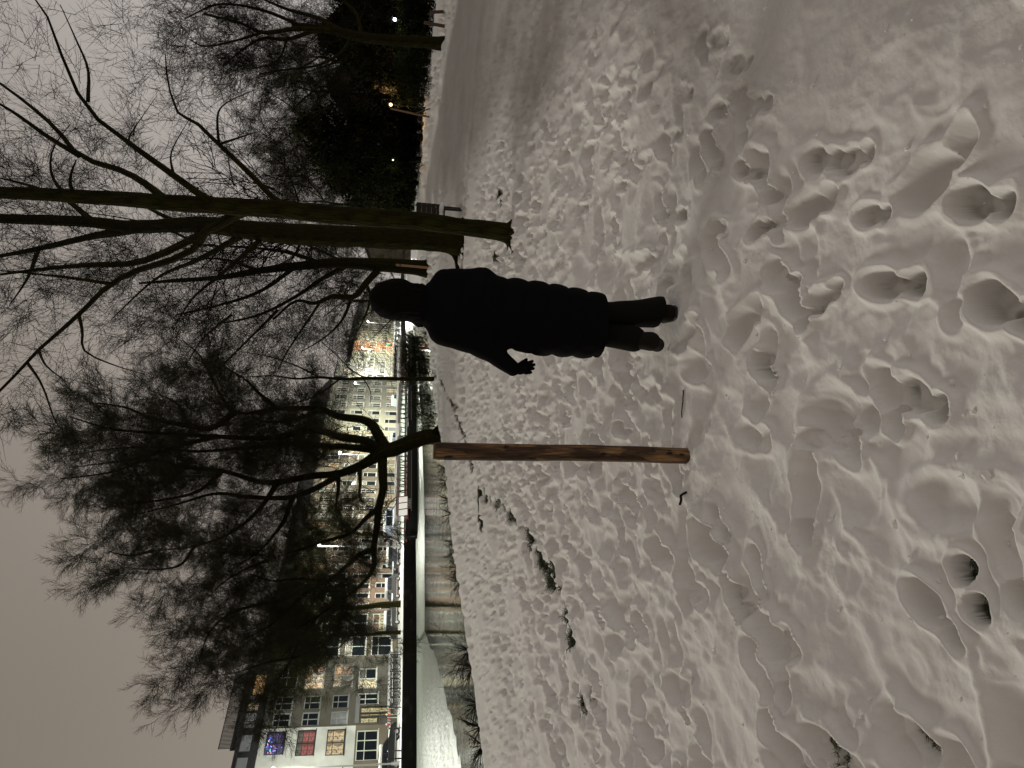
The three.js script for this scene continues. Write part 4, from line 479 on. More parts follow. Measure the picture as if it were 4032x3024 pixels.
{ // big leaning tree over the water
  const D = 36, q = atD(952, 958, D), base = V3(q.x, Math.max(groundY(q.x, q.z), -1.3) - 0.1, q.z), L = (p, w0, w1, lean, o = {}) => ({ pts: trace(p, D, lean), r0: px(w0 * 1.3, D), r1: px(w1 * 0.5, D), from: 0.2, ...o });
  const tr = trace([[952, 962], [933, 944], [889, 955], [852, 969], [826, 976], [806, 990], [785, 1004]], D); tr[0].set(base.x, base.y, base.z);
  makeTree('leaning_tree', 'large spreading tree leaning over the canal behind the wooden post', base, { pts: tr, rad: [17, 16, 16, 16, 15, 12, 9].map((w) => px(w, D)) }, [
    L([[938, 940], [943, 926], [950, 916]], 8, 1, -1, { dense: 0.1 }),
    L([[834, 968], [814, 934], [804, 918], [782, 906], [733, 900], [695, 885], [658, 882], [600, 883], [507, 890], [467, 836], [433, 770], [395, 735]], 10, 2.5, 5, { from: 0.3 }), L([[507, 890], [455, 925], [400, 918], [330, 905], [270, 880], [200, 870]], 6, 2, -3), L([[600, 883], [560, 850], [530, 820], [480, 790]], 4, 1.5, -4), L([[695, 885], [640, 905], [580, 912], [540, 900]], 5, 2, 4),
    L([[815, 966], [785, 951], [733, 943], [703, 933], [658, 930], [600, 945], [467, 943], [417, 940], [300, 933], [233, 925], [150, 900]], 8, 2, -5), L([[417, 940], [400, 900], [380, 870], [340, 850]], 4, 1.5, 3), L([[467, 943], [400, 960], [320, 985], [230, 1000], [150, 1010]], 4.5, 1.5, 5),
    L([[812, 972], [747, 965], [707, 964], [658, 958], [590, 962], [500, 970], [420, 975], [330, 965], [240, 970], [140, 985]], 6.5, 1.5, 3),
    L([[812, 985], [785, 1003], [755, 1016], [730, 1024], [673, 1028], [600, 1042], [560, 1040], [480, 1017], [400, 1010], [330, 993], [240, 1020], [130, 1035]], 9, 2, 2), L([[730, 1027], [700, 1045], [633, 1073], [533, 1073], [467, 1066], [380, 1090], [300, 1110]], 6, 1.5, -5), L([[730, 1027], [731, 1056], [727, 1098], [738, 1118]], 4.5, 2, 2), L([[777, 1008], [778, 1045], [778, 1078], [790, 1086]], 4, 1.5, -1), L([[600, 1042], [560, 1100], [500, 1150], [420, 1180], [330, 1190]], 5, 1.5, 4), L([[633, 1073], [610, 1130], [560, 1190], [500, 1230]], 4.5, 1.5, -3), L([[480, 1017], [430, 1060], [350, 1080], [250, 1090]], 4, 1.5, -3), L([[420, 1180], [390, 1220], [340, 1230], [260, 1225]], 3, 1, 2),
    L([[826, 990], [827, 1027], [828, 1056], [819, 1094], [814, 1142], [807, 1186], [808, 1222], [792, 1250], [762, 1279], [735, 1298], [688, 1330], [640, 1360]], 8.5, 1.8, -4, { from: 0.46 }), L([[807, 1186], [777, 1198], [748, 1224], [703, 1258], [660, 1280], [600, 1300]], 6, 1.8, 4), L([[814, 1100], [790, 1120], [760, 1150], [700, 1170], [640, 1190], [580, 1210]], 5, 1.5, 3), L([[703, 1258], [650, 1250], [590, 1255], [540, 1240]], 3.5, 1.2, -2), L([[735, 1298], [740, 1330], [720, 1370], [690, 1400]], 3, 1, 2), L([[660, 1280], [600, 1340], [550, 1370], [500, 1400]], 3.5, 1.2, 4), L([[600, 1300], [540, 1310], [490, 1330], [450, 1370], [430, 1430]], 3.5, 1.2, -3), L([[690, 1400], [640, 1420], [580, 1430], [520, 1450], [470, 1460]], 3, 1, 1), L([[580, 1210], [530, 1230], [480, 1260], [450, 1290]], 3, 1, 2), L([[330, 1190], [280, 1200], [230, 1190]], 2.6, 1, 2), L([[688, 1330], [650, 1380], [620, 1440], [600, 1470]], 2.6, 1, -3), L([[740, 1330], [770, 1360], [780, 1400]], 2.4, 1, 2)],
    { seed: 25, sp2: 0.4, l2: 2.8, sp3: 0.32, l3: 1.15, up2: 0.01, up3: 0.02, jit2: 0.5, jit3: 0.65, thick: 1.1, min2: 0.013, twigs: 6, kind: 'curly', spray: 0.85, moss: true });
}
// trees grown freely from a base: n limbs from the upper trunk
function freeTree(name, label, base, H, spread, o, group) {
  const r = rng(o.seed + 500), n = o.limbs || 8, fork = o.fork || 0.3, lean = V3((r() - 0.5) * 0.06, 1, (r() - 0.5) * 0.06), trunk = []; for (let k = 0; k <= 6; k++) trunk.push(base.clone().addScaledVector(lean, H * 0.75 * k / 6).add(V3(k ? (r() - 0.5) * 0.02 * H : 0, 0, k ? (r() - 0.5) * 0.02 * H : 0)));
  const R = o.trunkR || H * 0.022, limbs = []; for (let k = 0; k < n; k++) { const f = mix(fork, 0.95, k / n), i = Math.min(5, Math.floor(f * 6)), p = trunk[i].clone().lerp(trunk[i + 1], f * 6 - i), a = k * 2.4 + r(), d = V3(Math.cos(a), 0.55 + 0.7 * f, Math.sin(a)).normalize(), l = spread * (1.15 - 0.55 * f) * (0.8 + 0.4 * r()); limbs.push({ pts: wander(p, d, l, 6, 0.25, 0.05, r), r0: R * (0.6 - 0.3 * f), r1: R * 0.08, from: 0.2 }); }
  return makeTree(name, label, base, { pts: trunk, rad: [R, R * 0.9, R * 0.8, R * 0.68, R * 0.55, R * 0.4, R * 0.15] }, limbs, o, group);
}
{ // right: bare tree by the path
  const D = 31, q = atD(950, 93, D), base = V3(q.x, 0, q.z); base.y = groundY(base.x, base.z) - 0.05; const L = (p, w0, w1, lean, o = {}) => ({ pts: trace(p, D, lean), r0: px(w0, D), r1: px(w1, D), ...o });
  const tr = trace([[950, 93], [900, 90], [850, 87], [780, 80], [737, 70], [690, 60], [630, 52]], D); tr[0].y = base.y;
  makeTree('bare_tree', 'bare tree right of the path with two short stakes beside it', base, { pts: tr, rad: [13, 11.5, 10.5, 10, 9, 6, 4].map((w) => px(w, D)) }, [L([[737, 68], [690, 40], [620, 20], [530, -20]], 6, 2, 2), L([[720, 66], [640, 62], [567, 70], [520, 50], [440, 30]], 6, 2, -2), L([[690, 62], [620, 85], [567, 83], [520, 110], [483, 143]], 5, 1.5, 2), L([[760, 75], [740, 110], [690, 140], [620, 150], [560, 160]], 4, 1.2, -2), L([[780, 78], [770, 30], [730, -10], [690, -60]], 5, 2, 1), L([[650, 55], [560, 20], [470, 10], [400, 40]], 4, 1.5, 3), L([[620, 85], [600, 130], [540, 150]], 3, 1, 2), L([[567, 70], [500, 90], [440, 100], [410, 85]], 3, 1, -2)],
    { seed: 26, sp2: 0.4, l2: 2.6, sp3: 0.32, l3: 1.1, up2: 0.02, up3: 0.02, twigs: 3, kind: 'fine', spray: 0.95 });
}
const farOpt = (seed, o = {}) => ({ seed, sp2: 0.75, l2: 3.8, sp3: 0.6, l3: 1.7, up2: 0.02, up3: 0.0, min2: 0.012, moss: true, twigs: 3, kind: 'curly', spray: 1.5, ...o });
const farTree = (xs, ys, H, spread, label, o) => freeTree('quayside_tree', label, onStreet(xs, ys).add(V3(0, -0.05, 0)), H, spread, farOpt(o.seed, o), 'bare trees on the far quay');
farTree(1578, 2378, 16, 9, 'stout quayside tree between two snow capped cars', { seed: 31, trunkR: 0.34, fork: 0.42, limbs: 13 });
farTree(1576, 2102, 13, 6, 'mossy quayside tree at the front tour boat bow', { seed: 32, trunkR: 0.26, fork: 0.5, limbs: 10 });
farTree(1568, 1636, 14, 7, 'quayside tree behind the middle tour boat', { seed: 33, trunkR: 0.25, fork: 0.55, limbs: 9 });
farTree(1570, 1560, 9, 5, 'small quayside tree before the pale yellow house', { seed: 34, trunkR: 0.16, fork: 0.35, limbs: 7 });
farTree(1574, 1890, 14, 7, 'quayside tree behind the boughs of the leaning tree', { seed: 35, trunkR: 0.18, fork: 0.5, limbs: 10 });
farTree(1578, 2490, 13, 6.5, 'quayside tree at the end of the bicycle row', { seed: 36, trunkR: 0.2, fork: 0.45, limbs: 8 });
// background on the right: dark trees in the gardens beyond the path
for (const [x, y, d, H, s, l, seed] of [[905, 300, 62, 15, 7, 'bare garden tree beyond the path, tallest of its group', 41], [900, 380, 70, 14, 7, 'bare garden tree beyond the path, beside the lit windows', 42], [905, 215, 58, 13, 6, 'bare garden tree behind the leaning stake', 43], [900, 450, 85, 17, 8, 'bare tree behind the bench and trunks', 44], [902, 660, 95, 16, 8, 'bare tree beyond the person on the near bank', 45], [905, 150, 66, 14, 7, 'bare garden tree behind the dark pitched house', 46], [880, 520, 120, 18, 9, 'distant bare tree between the two trunks', 47]]) { const q = atD(x, y, d), b = V3(q.x, 0, q.z); b.y = baseY(b.x, b.z) - 0.1; freeTree('garden_tree', l, b, H, s, farOpt(seed, { spray: 1.5, trunkR: 0.25, fork: 0.15, limbs: 10, sp2: 0.8 }), 'bare trees beyond the path'); }
// evergreens and hedges, dense and dark
const leafMat = std([0.045, 0.052, 0.02], { roughness: 0.9 });
const clumpGeo = (seed) => { const r = rng(seed), p = [], n = [], v = V3(); for (let k = 0; k < 26; k++) { const c = V3(r() - 0.5, r() - 0.5, r() - 0.5).multiplyScalar(0.9), a = V3(r() - 0.5, r() - 0.5, r() - 0.5).normalize(), b = V3(r() - 0.5, r() - 0.5, r() - 0.5).cross(a).normalize(), l = 0.16 + 0.14 * r(); v.crossVectors(a, b).normalize(); for (const [i, j] of [[0, 0], [0.5, 0.28], [1, 0], [0, 0], [1, 0], [0.5, -0.28]]) { p.push(c.x + (a.x * i + b.x * j) * l, c.y + (a.y * i + b.y * j) * l, c.z + (a.z * i + b.z * j) * l); n.push(v.x, v.y, v.z); } } const g = new THREE.BufferGeometry(); g.setAttribute('position', new THREE.Float32BufferAttribute(p, 3)); g.setAttribute('normal', new THREE.Float32BufferAttribute(n, 3)); return g; };
const clumps = [1, 2].map(clumpGeo);
function evergreen(name, label, base, H, w, seed, category, group, low = 0.08) {
  const t = thing(name, label, category, base, 0, group), r = rng(seed), T = new Tubes(); T.add([V3(0, 0, 0), V3(0.05, H * 0.4, 0), V3(0, H * 0.85, 0.05)], [H * 0.03, H * 0.022, H * 0.005], 8); part(category === 'tree' ? 'trunk' : 'stem', T.geometry(), M.bark, t);
  const l = [[], []], N = Math.round(w * w * H * (category === 'tree' ? 4.2 : 22)); for (let k = 0; k < N; k++) { const f = r(), y = H * mix(low, 1, f), a = r() * 6.28, env = w * (category === 'tree' ? Math.pow(Math.sin(Math.PI * mix(0.16, 0.97, f)), 0.8) : 1 - 0.3 * f) * (1 + 0.28 * n2(a * 1.5 + seed, f * 5)), d = env * Math.pow(r(), 0.45), s = (category === 'tree' ? 0.9 : 0.45) * (0.6 + 0.7 * r()); l[k % 2].push(new THREE.Matrix4().compose(V3(Math.cos(a) * d, y, Math.sin(a) * d), new THREE.Quaternion().setFromEuler(new THREE.Euler(r() * 6, r() * 6, r() * 6)), V3(s, s, s))); }
  l.forEach((m, k) => instances(category === 'tree' ? 'crown' : 'foliage', clumps[k], leafMat, m, t)); return t;
}
for (const [x, y, d, H, w, l, seed] of [[900, 345, 58, 8.5, 3.8, 'dark evergreen tree left of the lit orange window', 51], [905, 296, 56, 9, 3.1, 'dark evergreen tree behind the brown stake', 52], [912, 138, 56, 5.5, 2.2, 'dark evergreen tree right of the lit orange window', 53], [895, 395, 66, 7.5, 4.4, 'dark evergreen tree near the blue and yellow lights', 54], [920, 110, 50, 7, 3.0, 'low dark evergreen behind the right tree', 55], [915, 15, 48, 6, 3.0, 'low dark evergreen at the path beside the white lamp', 56]]) { const q = atD(x, y, d), b = V3(q.x, 0, q.z); b.y = baseY(b.x, b.z) - 0.05; evergreen('evergreen_tree', l, b, H, w, seed, 'tree', 'dark evergreens beyond the path'); }
{ // low hedge bushes along the far side of the path
  const pts = [[945, 4], [943, 28], [942, 55], [940, 80], [937, 108], [934, 135], [931, 165], [927, 195], [921, 235], [917, 275], [914, 310], [911, 345], [908, 380], [902, 420]];
  pts.forEach(([x, y], k) => { const b = onGround(x - 6, y).clone(); b.y = baseY(b.x, b.z) - 0.03; const s = b.length() / 40; evergreen('hedge_bush', 'dark clipped hedge bush in the row beyond the path', b, 1.5 * s + (k % 3) * 0.15, 1.35 * s, 60 + k, 'bush', 'hedge bushes beyond the path', 0.02); });
}
{ // shrubs hanging over the near bank
  const kinds = [[922, 760, 2.0, 2.0], [921, 790, 1.8, 1.8], [926, 835, 1.3, 1.6], [930, 870, 1.2, 1.5], [934, 900, 1.0, 1.4], [917, 735, 1.9, 2]];
  kinds.forEach(([x, y, h, w], k) => { const p = onY(x * K, y * K, -0.9); p.x -= 0.6; p.y = -1.1; evergreen('bank_shrub', 'dark leafy shrub hanging over the canal bank below the thin tree', p, h, w * 0.8, 80 + k, 'shrub', 'dark shrubs on the canal bank', 0.02); });
  const r = rng(66); const twiggy = [[968, 1080], [972, 1110], [976, 1170], [981, 1195], [985, 1225], [992, 1255], [1008, 1405], [1015, 1440], [1024, 1520], [1030, 1570], [1036, 1610], [960, 1040], [957, 1010]];
  for (const [x, y] of twiggy) { const p = onY(x * K, y * K, -0.95), t = thing('twig_shrub', 'bare twiggy shrub sticking out over the water at the bank edge', 'shrub', p.clone().setY(-1.05), 0, 'bare twiggy shrubs on the canal bank'), T = new Tubes(), big = y > 1380 && y < 1420 ? 1.7 : 0.8; for (let k = 0; k < 22; k++) { const a = r() * 6.28, d = V3(-0.7 + 0.9 * Math.cos(a), 0.3 + 0.8 * r(), -0.3 + 0.9 * Math.sin(a)).normalize(), q = wander(V3(0, 0, 0), d, (0.4 + 0.6 * r()) * big, 5, 0.3, -0.06, r); T.add(q, ramp(6, 0.012, 0.004), 4); for (let m = 2; m < 5; m++) { const e = wander(q[m], d.clone().add(V3(r() - 0.5, r() - 0.5, r() - 0.5)).normalize(), 0.25 * big, 3, 0.4, 0, r); T.add(e, ramp(4, 0.007, 0.003), 3); } } part('stems', T.geometry(), M.twig, t).userData.kind = 'stuff'; }
}
// ------------------------------------------------------------------ smooth surfaces from distance fields (people, cloth)
function isoSurface(f, lo, hi, cell) {
  const nx = Math.ceil((hi[0] - lo[0]) / cell) + 1, ny = Math.ceil((hi[1] - lo[1]) / cell) + 1, nz = Math.ceil((hi[2] - lo[2]) / cell) + 1, F = new Float32Array(nx * ny * nz), at = (i, j, k) => i + nx * (j + ny * k);
  for (let k = 0; k < nz; k++) for (let j = 0; j < ny; j++) for (let i = 0; i < nx; i++) F[at(i, j, k)] = f(lo[0] + i * cell, lo[1] + j * cell, lo[2] + k * cell);
  const vid = new Int32Array(nx * ny * nz).fill(-1), pos = [], nor = [], idx = [], E = [[0, 1], [2, 3], [4, 5], [6, 7], [0, 2], [1, 3], [4, 6], [5, 7], [0, 4], [1, 5], [2, 6], [3, 7]], c = [0, 0, 0, 0, 0, 0, 0, 0];
  for (let k = 0; k + 1 < nz; k++) for (let j = 0; j + 1 < ny; j++) for (let i = 0; i + 1 < nx; i++) {
    let m = 0; for (let q = 0; q < 8; q++) { c[q] = F[at(i + (q & 1), j + ((q >> 1) & 1), k + (q >> 2))]; if (c[q] < 0) m |= 1 << q; } if (m === 0 || m === 255) continue;
    let x = 0, y = 0, z = 0, n = 0; for (const [a, b] of E) if ((c[a] < 0) !== (c[b] < 0)) { const t = c[a] / (c[a] - c[b]); x += mix(a & 1, b & 1, t); y += mix((a >> 1) & 1, (b >> 1) & 1, t); z += mix(a >> 2, b >> 2, t); n++; }
    x = lo[0] + (i + x / n) * cell; y = lo[1] + (j + y / n) * cell; z = lo[2] + (k + z / n) * cell; vid[at(i, j, k)] = pos.length / 3; pos.push(x, y, z); const e = cell * 0.6, g = V3(f(x + e, y, z) - f(x - e, y, z), f(x, y + e, z) - f(x, y - e, z), f(x, y, z + e) - f(x, y, z - e)).normalize(); nor.push(g.x, g.y, g.z);
  }
  const quad = (a, b, d, e, flip) => { if (a < 0 || b < 0 || d < 0 || e < 0) return; flip ? idx.push(a, d, b, a, e, d) : idx.push(a, b, d, a, d, e); };
  for (let k = 1; k + 1 < nz; k++) for (let j = 1; j + 1 < ny; j++) for (let i = 1; i + 1 < nx; i++) { const s = F[at(i, j, k)] < 0; if (s !== F[at(i + 1, j, k)] < 0) quad(vid[at(i, j - 1, k - 1)], vid[at(i, j, k - 1)], vid[at(i, j, k)], vid[at(i, j - 1, k)], !s); if (s !== F[at(i, j + 1, k)] < 0) quad(vid[at(i - 1, j, k - 1)], vid[at(i - 1, j, k)], vid[at(i, j, k)], vid[at(i, j, k - 1)], !s); if (s !== F[at(i, j, k + 1)] < 0) quad(vid[at(i - 1, j - 1, k)], vid[at(i, j - 1, k)], vid[at(i, j, k)], vid[at(i - 1, j, k)], !s); }
  const g = new THREE.BufferGeometry(); g.setAttribute('position', new THREE.Float32BufferAttribute(pos, 3)); g.setAttribute('normal', new THREE.Float32BufferAttribute(nor, 3)); g.setIndex(idx); return g;
}
const cone = (ax, ay, az, ra, bx, by, bz, rb) => { const dx = bx - ax, dy = by - ay, dz = bz - az, l2 = dx * dx + dy * dy + dz * dz; return (x, y, z) => { const t = clamp(((x - ax) * dx + (y - ay) * dy + (z - az) * dz) / l2); return Math.hypot(x - ax - dx * t, y - ay - dy * t, z - az - dz * t) - mix(ra, rb, t); }; };
const ball = (cx, cy, cz, rx, ry, rz) => (x, y, z) => (Math.hypot((x - cx) / rx, (y - cy) / ry, (z - cz) / rz) - 1) * Math.min(rx, ry, rz);
const smin = (a, b, k) => { const h = clamp(0.5 + 0.5 * (b - a) / k); return mix(b, a, h) - k * h * (1 - h); };
const blend = (list, k) => (x, y, z) => { let d = 9; for (const f of list) d = smin(d, f(x, y, z), k); return d; };
const interp = (tbl, y) => { if (y >= tbl[0][0]) return tbl[0]; for (let i = 0; i + 1 < tbl.length; i++) if (y >= tbl[i + 1][0]) { const t = (tbl[i][0] - y) / (tbl[i][0] - tbl[i + 1][0]); return tbl[i].map((v, k) => mix(v, tbl[i + 1][k], t)); } return tbl[tbl.length - 1]; };

// ------------------------------------------------------------------ the walking person, seen from behind
{
  const O = V3(0.411, groundY(0.411, -4) - 0.008, -4);
  // left hand: palm, four fingers and a thumb, lightly spread and curled
  const hand = (g) => [cone(-0.327, 0.925, -0.01, 0.026 + g, -0.318, 0.892, -0.018, 0.03 + g), cone(-0.333, 0.888, -0.012, 0.017 + g, -0.309, 0.868, -0.02, 0.02 + g)];
  const fingers = (g) => [[-0.334, 0.882, -0.02, -0.341, 0.853, -0.034, -0.338, 0.826, -0.03], [-0.325, 0.876, -0.026, -0.322, 0.841, -0.044, -0.316, 0.812, -0.036], [-0.315, 0.872, -0.028, -0.302, 0.836, -0.046, -0.294, 0.808, -0.036], [-0.306, 0.874, -0.024, -0.286, 0.842, -0.036, -0.276, 0.82, -0.03]].flatMap(([a, b, c, d, e, f, p, q, s]) => [cone(a, b, c, 0.0095 + g, d, e, f, 0.0085 + g), cone(d, e, f, 0.0085 + g, p, q, s, 0.007 + g)]).concat([cone(-0.306, 0.9, -0.03, 0.012 + g, -0.286, 0.876, -0.044, 0.0095 + g), cone(-0.286, 0.876, -0.044, 0.0095 + g, -0.268, 0.852, -0.046, 0.0078 + g)]);
  const skin = std([0.34, 0.22, 0.16], { roughness: 0.6 });
  const coreParts = [cone(-0.01, 0.98, 0, 0.11, 0.0, 1.26, 0, 0.1), ball(0, 1.34, 0, 0.14, 0.06, 0.07), cone(0.01, 1.4, 0, 0.055, 0.018, 1.54, -0.015, 0.052), ball(0.02, 1.61, -0.015, 0.078, 0.11, 0.095), ball(0.02, 1.585, -0.105, 0.014, 0.022, 0.018), ball(0.02, 1.545, -0.098, 0.026, 0.008, 0.01), ball(-0.012, 1.618, -0.1, 0.013, 0.009, 0.008), ball(0.052, 1.618, -0.1, 0.013, 0.009, 0.008), ball(-0.058, 1.605, -0.01, 0.012, 0.03, 0.018), ball(0.098, 1.605, -0.01, 0.012, 0.03, 0.018),
    cone(-0.14, 1.35, 0, 0.042, -0.2, 1.11, 0.02, 0.04), cone(-0.2, 1.11, 0.02, 0.04, -0.326, 0.93, -0.008, 0.026), cone(0.14, 1.34, 0, 0.042, 0.16, 1.1, -0.03, 0.04), cone(0.16, 1.1, -0.03, 0.04, 0.08, 0.97, -0.13, 0.03), ball(0.07, 0.95, -0.145, 0.04, 0.045, 0.03),
    cone(0.05, 0.92, 0, 0.09, 0.02, 0.5, -0.02, 0.055), cone(0.02, 0.5, -0.02, 0.052, 0.03, 0.1, 0.0, 0.038), cone(0.032, 0.065, 0.02, 0.03, 0.034, 0.05, -0.11, 0.022), cone(-0.07, 0.92, 0, 0.09, -0.1, 0.5, -0.04, 0.055), cone(-0.1, 0.5, -0.04, 0.05, -0.138, 0.22, 0.11, 0.034), cone(-0.14, 0.19, 0.125, 0.032, -0.147, 0.13, 0.04, 0.025)];
  const bodyF = blend(coreParts, 0.03), handF = blend(hand(0), 0.012), fingF = blend(fingers(0), 0.004);
  const body = mergeGeometries([isoSurface((x, y, z) => smin(bodyF(x, y, z), y < 1.0 && x < -0.2 ? handF(x, y, z) : 9, 0.01), [-0.42, 0, -0.25], [0.3, 1.76, 0.25], 0.012), isoSurface((x, y, z) => smin(handF(x, y, z), fingF(x, y, z), 0.008), [-0.38, 0.78, -0.08], [-0.24, 0.95, 0.03], 0.003)]);
  const person = part('person', body, skin, scene); person.position.copy(O); person.scale.setScalar(1.008); tag(person, 'person seen from behind walking through the snow in a long black quilted coat', 'person');
  // quilted coat: [height, centre x, half width, half depth]
  const table = [[1.46, 0, 0.085, 0.085], [1.43, 0, 0.118, 0.1], [1.38, 0.0, 0.148, 0.112], [1.3, 0.0, 0.178, 0.125], [1.14, 0.0, 0.186, 0.13], [0.98, -0.015, 0.198, 0.145], [0.83, -0.03, 0.206, 0.158], [0.66, -0.047, 0.2, 0.165], [0.52, -0.056, 0.19, 0.165], [0.43, -0.058, 0.178, 0.16]];
  const armF = blend([cone(-0.138, 1.335, 0, 0.072, -0.2, 1.11, 0.02, 0.066), cone(-0.2, 1.11, 0.02, 0.066, -0.3215, 0.935, -0.006, 0.042)], 0.03), armR = blend([cone(0.135, 1.325, 0, 0.072, 0.163, 1.12, -0.03, 0.064), cone(0.163, 1.12, -0.03, 0.064, 0.07, 0.96, -0.14, 0.05)], 0.03);
  const slant = (x, y) => y + 0.04 * x / 0.2;
  const coatF = (x, y, z) => { const [, cx, w, d] = interp(table, y), q = slant(x, y), g = Math.pow(Math.abs(Math.sin(Math.PI * (q - 0.43) / 0.118)), 0.35), puff = 0.015 * (g - 0.8) + 0.003 * n2(x * 21 + z * 13, y * 17); const wf = 1 + 0.02 * n2(Math.atan2(z, x - cx) * 3, y * 5); let t = (Math.hypot((x - cx) / (w * wf), z / (d * wf)) - 1) * Math.min(w, d) - puff * (q < 1.3 ? 1 : 0.2); t = Math.max(t, 0.435 - 0.1 * (x - cx) * 0.25 - y, y - 1.465); const ag = 0.004 * (Math.pow(Math.abs(Math.sin(Math.PI * (y - 0.1 * x) / 0.1)), 0.4) - 0.7); t = smin(t, armF(x, y, z) - ag, 0.03); t = smin(t, armR(x, y, z) - ag, 0.035); return t; };
  part('coat', isoSurface(coatF, [-0.42, 0.4, -0.27], [0.3, 1.5, 0.22], 0.0095), std([0.005, 0.005, 0.0055], { roughness: 1, specularIntensity: 0.12 }), person);
  const hairF = blend([ball(0.024, 1.618, 0.0, 0.104, 0.113, 0.118), ball(0.03, 1.57, 0.01, 0.104, 0.09, 0.11), cone(0.005, 1.5, 0.02, 0.096, 0.015, 1.58, 0.01, 0.098), ball(0, 1.455, 0.015, 0.115, 0.05, 0.1)], 0.03);
  part('knit_hat_and_hair', isoSurface((x, y, z) => hairF(x, y, z) - 0.003 * n2(x * 60, y * 60 + z * 40) - (y < 1.56 ? 0.004 * n2(Math.atan2(z, x) * 8, y * 4) : 0), [-0.14, 1.38, -0.15], [0.18, 1.77, 0.16], 0.008), std([0.005, 0.0045, 0.004], { roughness: 1, specularIntensity: 0.1 }), person);
  const trous = std([0.008, 0.007, 0.006], { roughness: 1, specularIntensity: 0.2 });
  part('trouser_leg', isoSurface((x, y, z) => { const [, cx, w, d] = interp([[0.95, 0.045, 0.1, 0.1], [0.5, 0.014, 0.07, 0.078], [0.38, 0.012, 0.068, 0.078], [0.25, 0.02, 0.077, 0.09], [0.1, 0.036, 0.09, 0.105]], y); return Math.max((Math.hypot((x - cx) / w, (z + 0.005) / d) - 1) * w - 0.004 * n2(x * 25, y * 9 + z * 9), 0.092 - 0.18 * (x - cx) - y, y - 0.9); }, [-0.14, 0.05, -0.16], [0.18, 0.92, 0.16], 0.0095), trous, person);
  const lf = blend([cone(-0.07, 0.85, 0, 0.1, -0.098, 0.47, -0.02, 0.072), cone(-0.098, 0.47, -0.02, 0.07, -0.13, 0.27, 0.08, 0.07)], 0.03);
  part('trouser_leg', isoSurface((x, y, z) => lf(x, y, z) - 0.004 * n2(x * 25, y * 9 + z * 9), [-0.26, 0.16, -0.2], [0.06, 0.98, 0.24], 0.0095), trous, person);
  const bootM = std([0.011, 0.009, 0.007], { roughness: 0.9, specularIntensity: 0.3 });
  const bootR = blend([cone(0.032, 0.12, 0.012, 0.046, 0.032, 0.05, 0.012, 0.047), cone(0.032, 0.045, 0.02, 0.045, 0.036, 0.04, -0.15, 0.04)], 0.02), bootL = blend([cone(-0.135, 0.26, 0.09, 0.05, -0.142, 0.19, 0.13, 0.05), cone(-0.142, 0.185, 0.13, 0.047, -0.15, 0.1, 0.0, 0.042)], 0.02);
  const b1 = part('boot', isoSurface((x, y, z) => Math.max(bootR(x, y, z), 0.018 - y), [-0.05, -0.01, -0.22], [0.12, 0.2, 0.1], 0.008), bootM, person); part('sole', isoSurface((x, y, z) => Math.max(Math.max(Math.abs(x - 0.034) - 0.047, Math.abs(z + 0.065) - 0.128, Math.hypot((x - 0.034) / 0.049, (z + 0.065) / 0.135) - 1.12), Math.abs(y - 0.011) - 0.011 + (Math.sin(z * 160) > 0.2 && y < 0.006 ? 0.006 : 0)), [-0.04, -0.006, -0.22], [0.11, 0.04, 0.09], 0.004), M.black, b1);
  part('boot', isoSurface(bootL, [-0.22, 0.03, -0.08], [-0.05, 0.34, 0.22], 0.008), bootM, person);
  const gl = blend(hand(0.0025), 0.012), gf = blend(fingers(0.002), 0.004); part('glove', isoSurface((x, y, z) => smin(gl(x, y, z), gf(x, y, z), 0.008), [-0.38, 0.78, -0.09], [-0.23, 0.96, 0.04], 0.0032), std([0.006, 0.006, 0.006], { roughness: 1, specularIntensity: 0.1 }), person);
}

// ------------------------------------------------------------------ wooden post in the foreground
{
  const base = V3(-0.3575, groundY(-0.3575, -3.75) - 0.012, -3.75), t = thing('wooden_post', 'rough brown round wooden post standing in the snow', 'post', base), T = new Tubes(), H = 1.385, n = 70, pts = [], rad = [];
  for (let k = 0; k <= n; k++) { const f = k / n; pts.push(V3(0.004 * Math.sin(f * 5) + 0.0, H * f, 0.004 * Math.cos(f * 4))); rad.push((0.0425 + 0.003 * f) * (1 + 0.02 * n2(f * 9, 2)) * (k === n ? 0.94 : 1)); }
  T.add(pts, rad, 36, 0.035, 4); const g = T.geometry(), uv = g.attributes.uv; for (let k = 0; k < uv.count; k++) uv.setXY(k, uv.getX(k) / 0.2565 * 1, uv.getY(k) / 1.385 * 1);
  part('log', g, std([0.5, 0.5, 0.5], { map: logColour, roughness: 0.9, bumpMap: logColour, bumpScale: 0.006 }), t);
  part('sawn_top', new THREE.CylinderGeometry(0.0415, 0.0435, 0.012, 32).translate(pts[n].x, H + 0.004, pts[n].z), std([0.085, 0.05, 0.026], { roughness: 0.95 }), t);
  const lip = []; const r = rng(14); for (let k = 0; k < 20; k++) { const a = k / 20 * 6.28, d = 0.05 + 0.018 * r(); lip.push(new THREE.IcosahedronGeometry(0.012 + 0.012 * r(), 1).scale(1.3, 0.5, 1.2).translate(Math.cos(a) * d, 0.008, Math.sin(a) * d)); }
  part('snow_collar', merge(lip), M.snow, t);
}
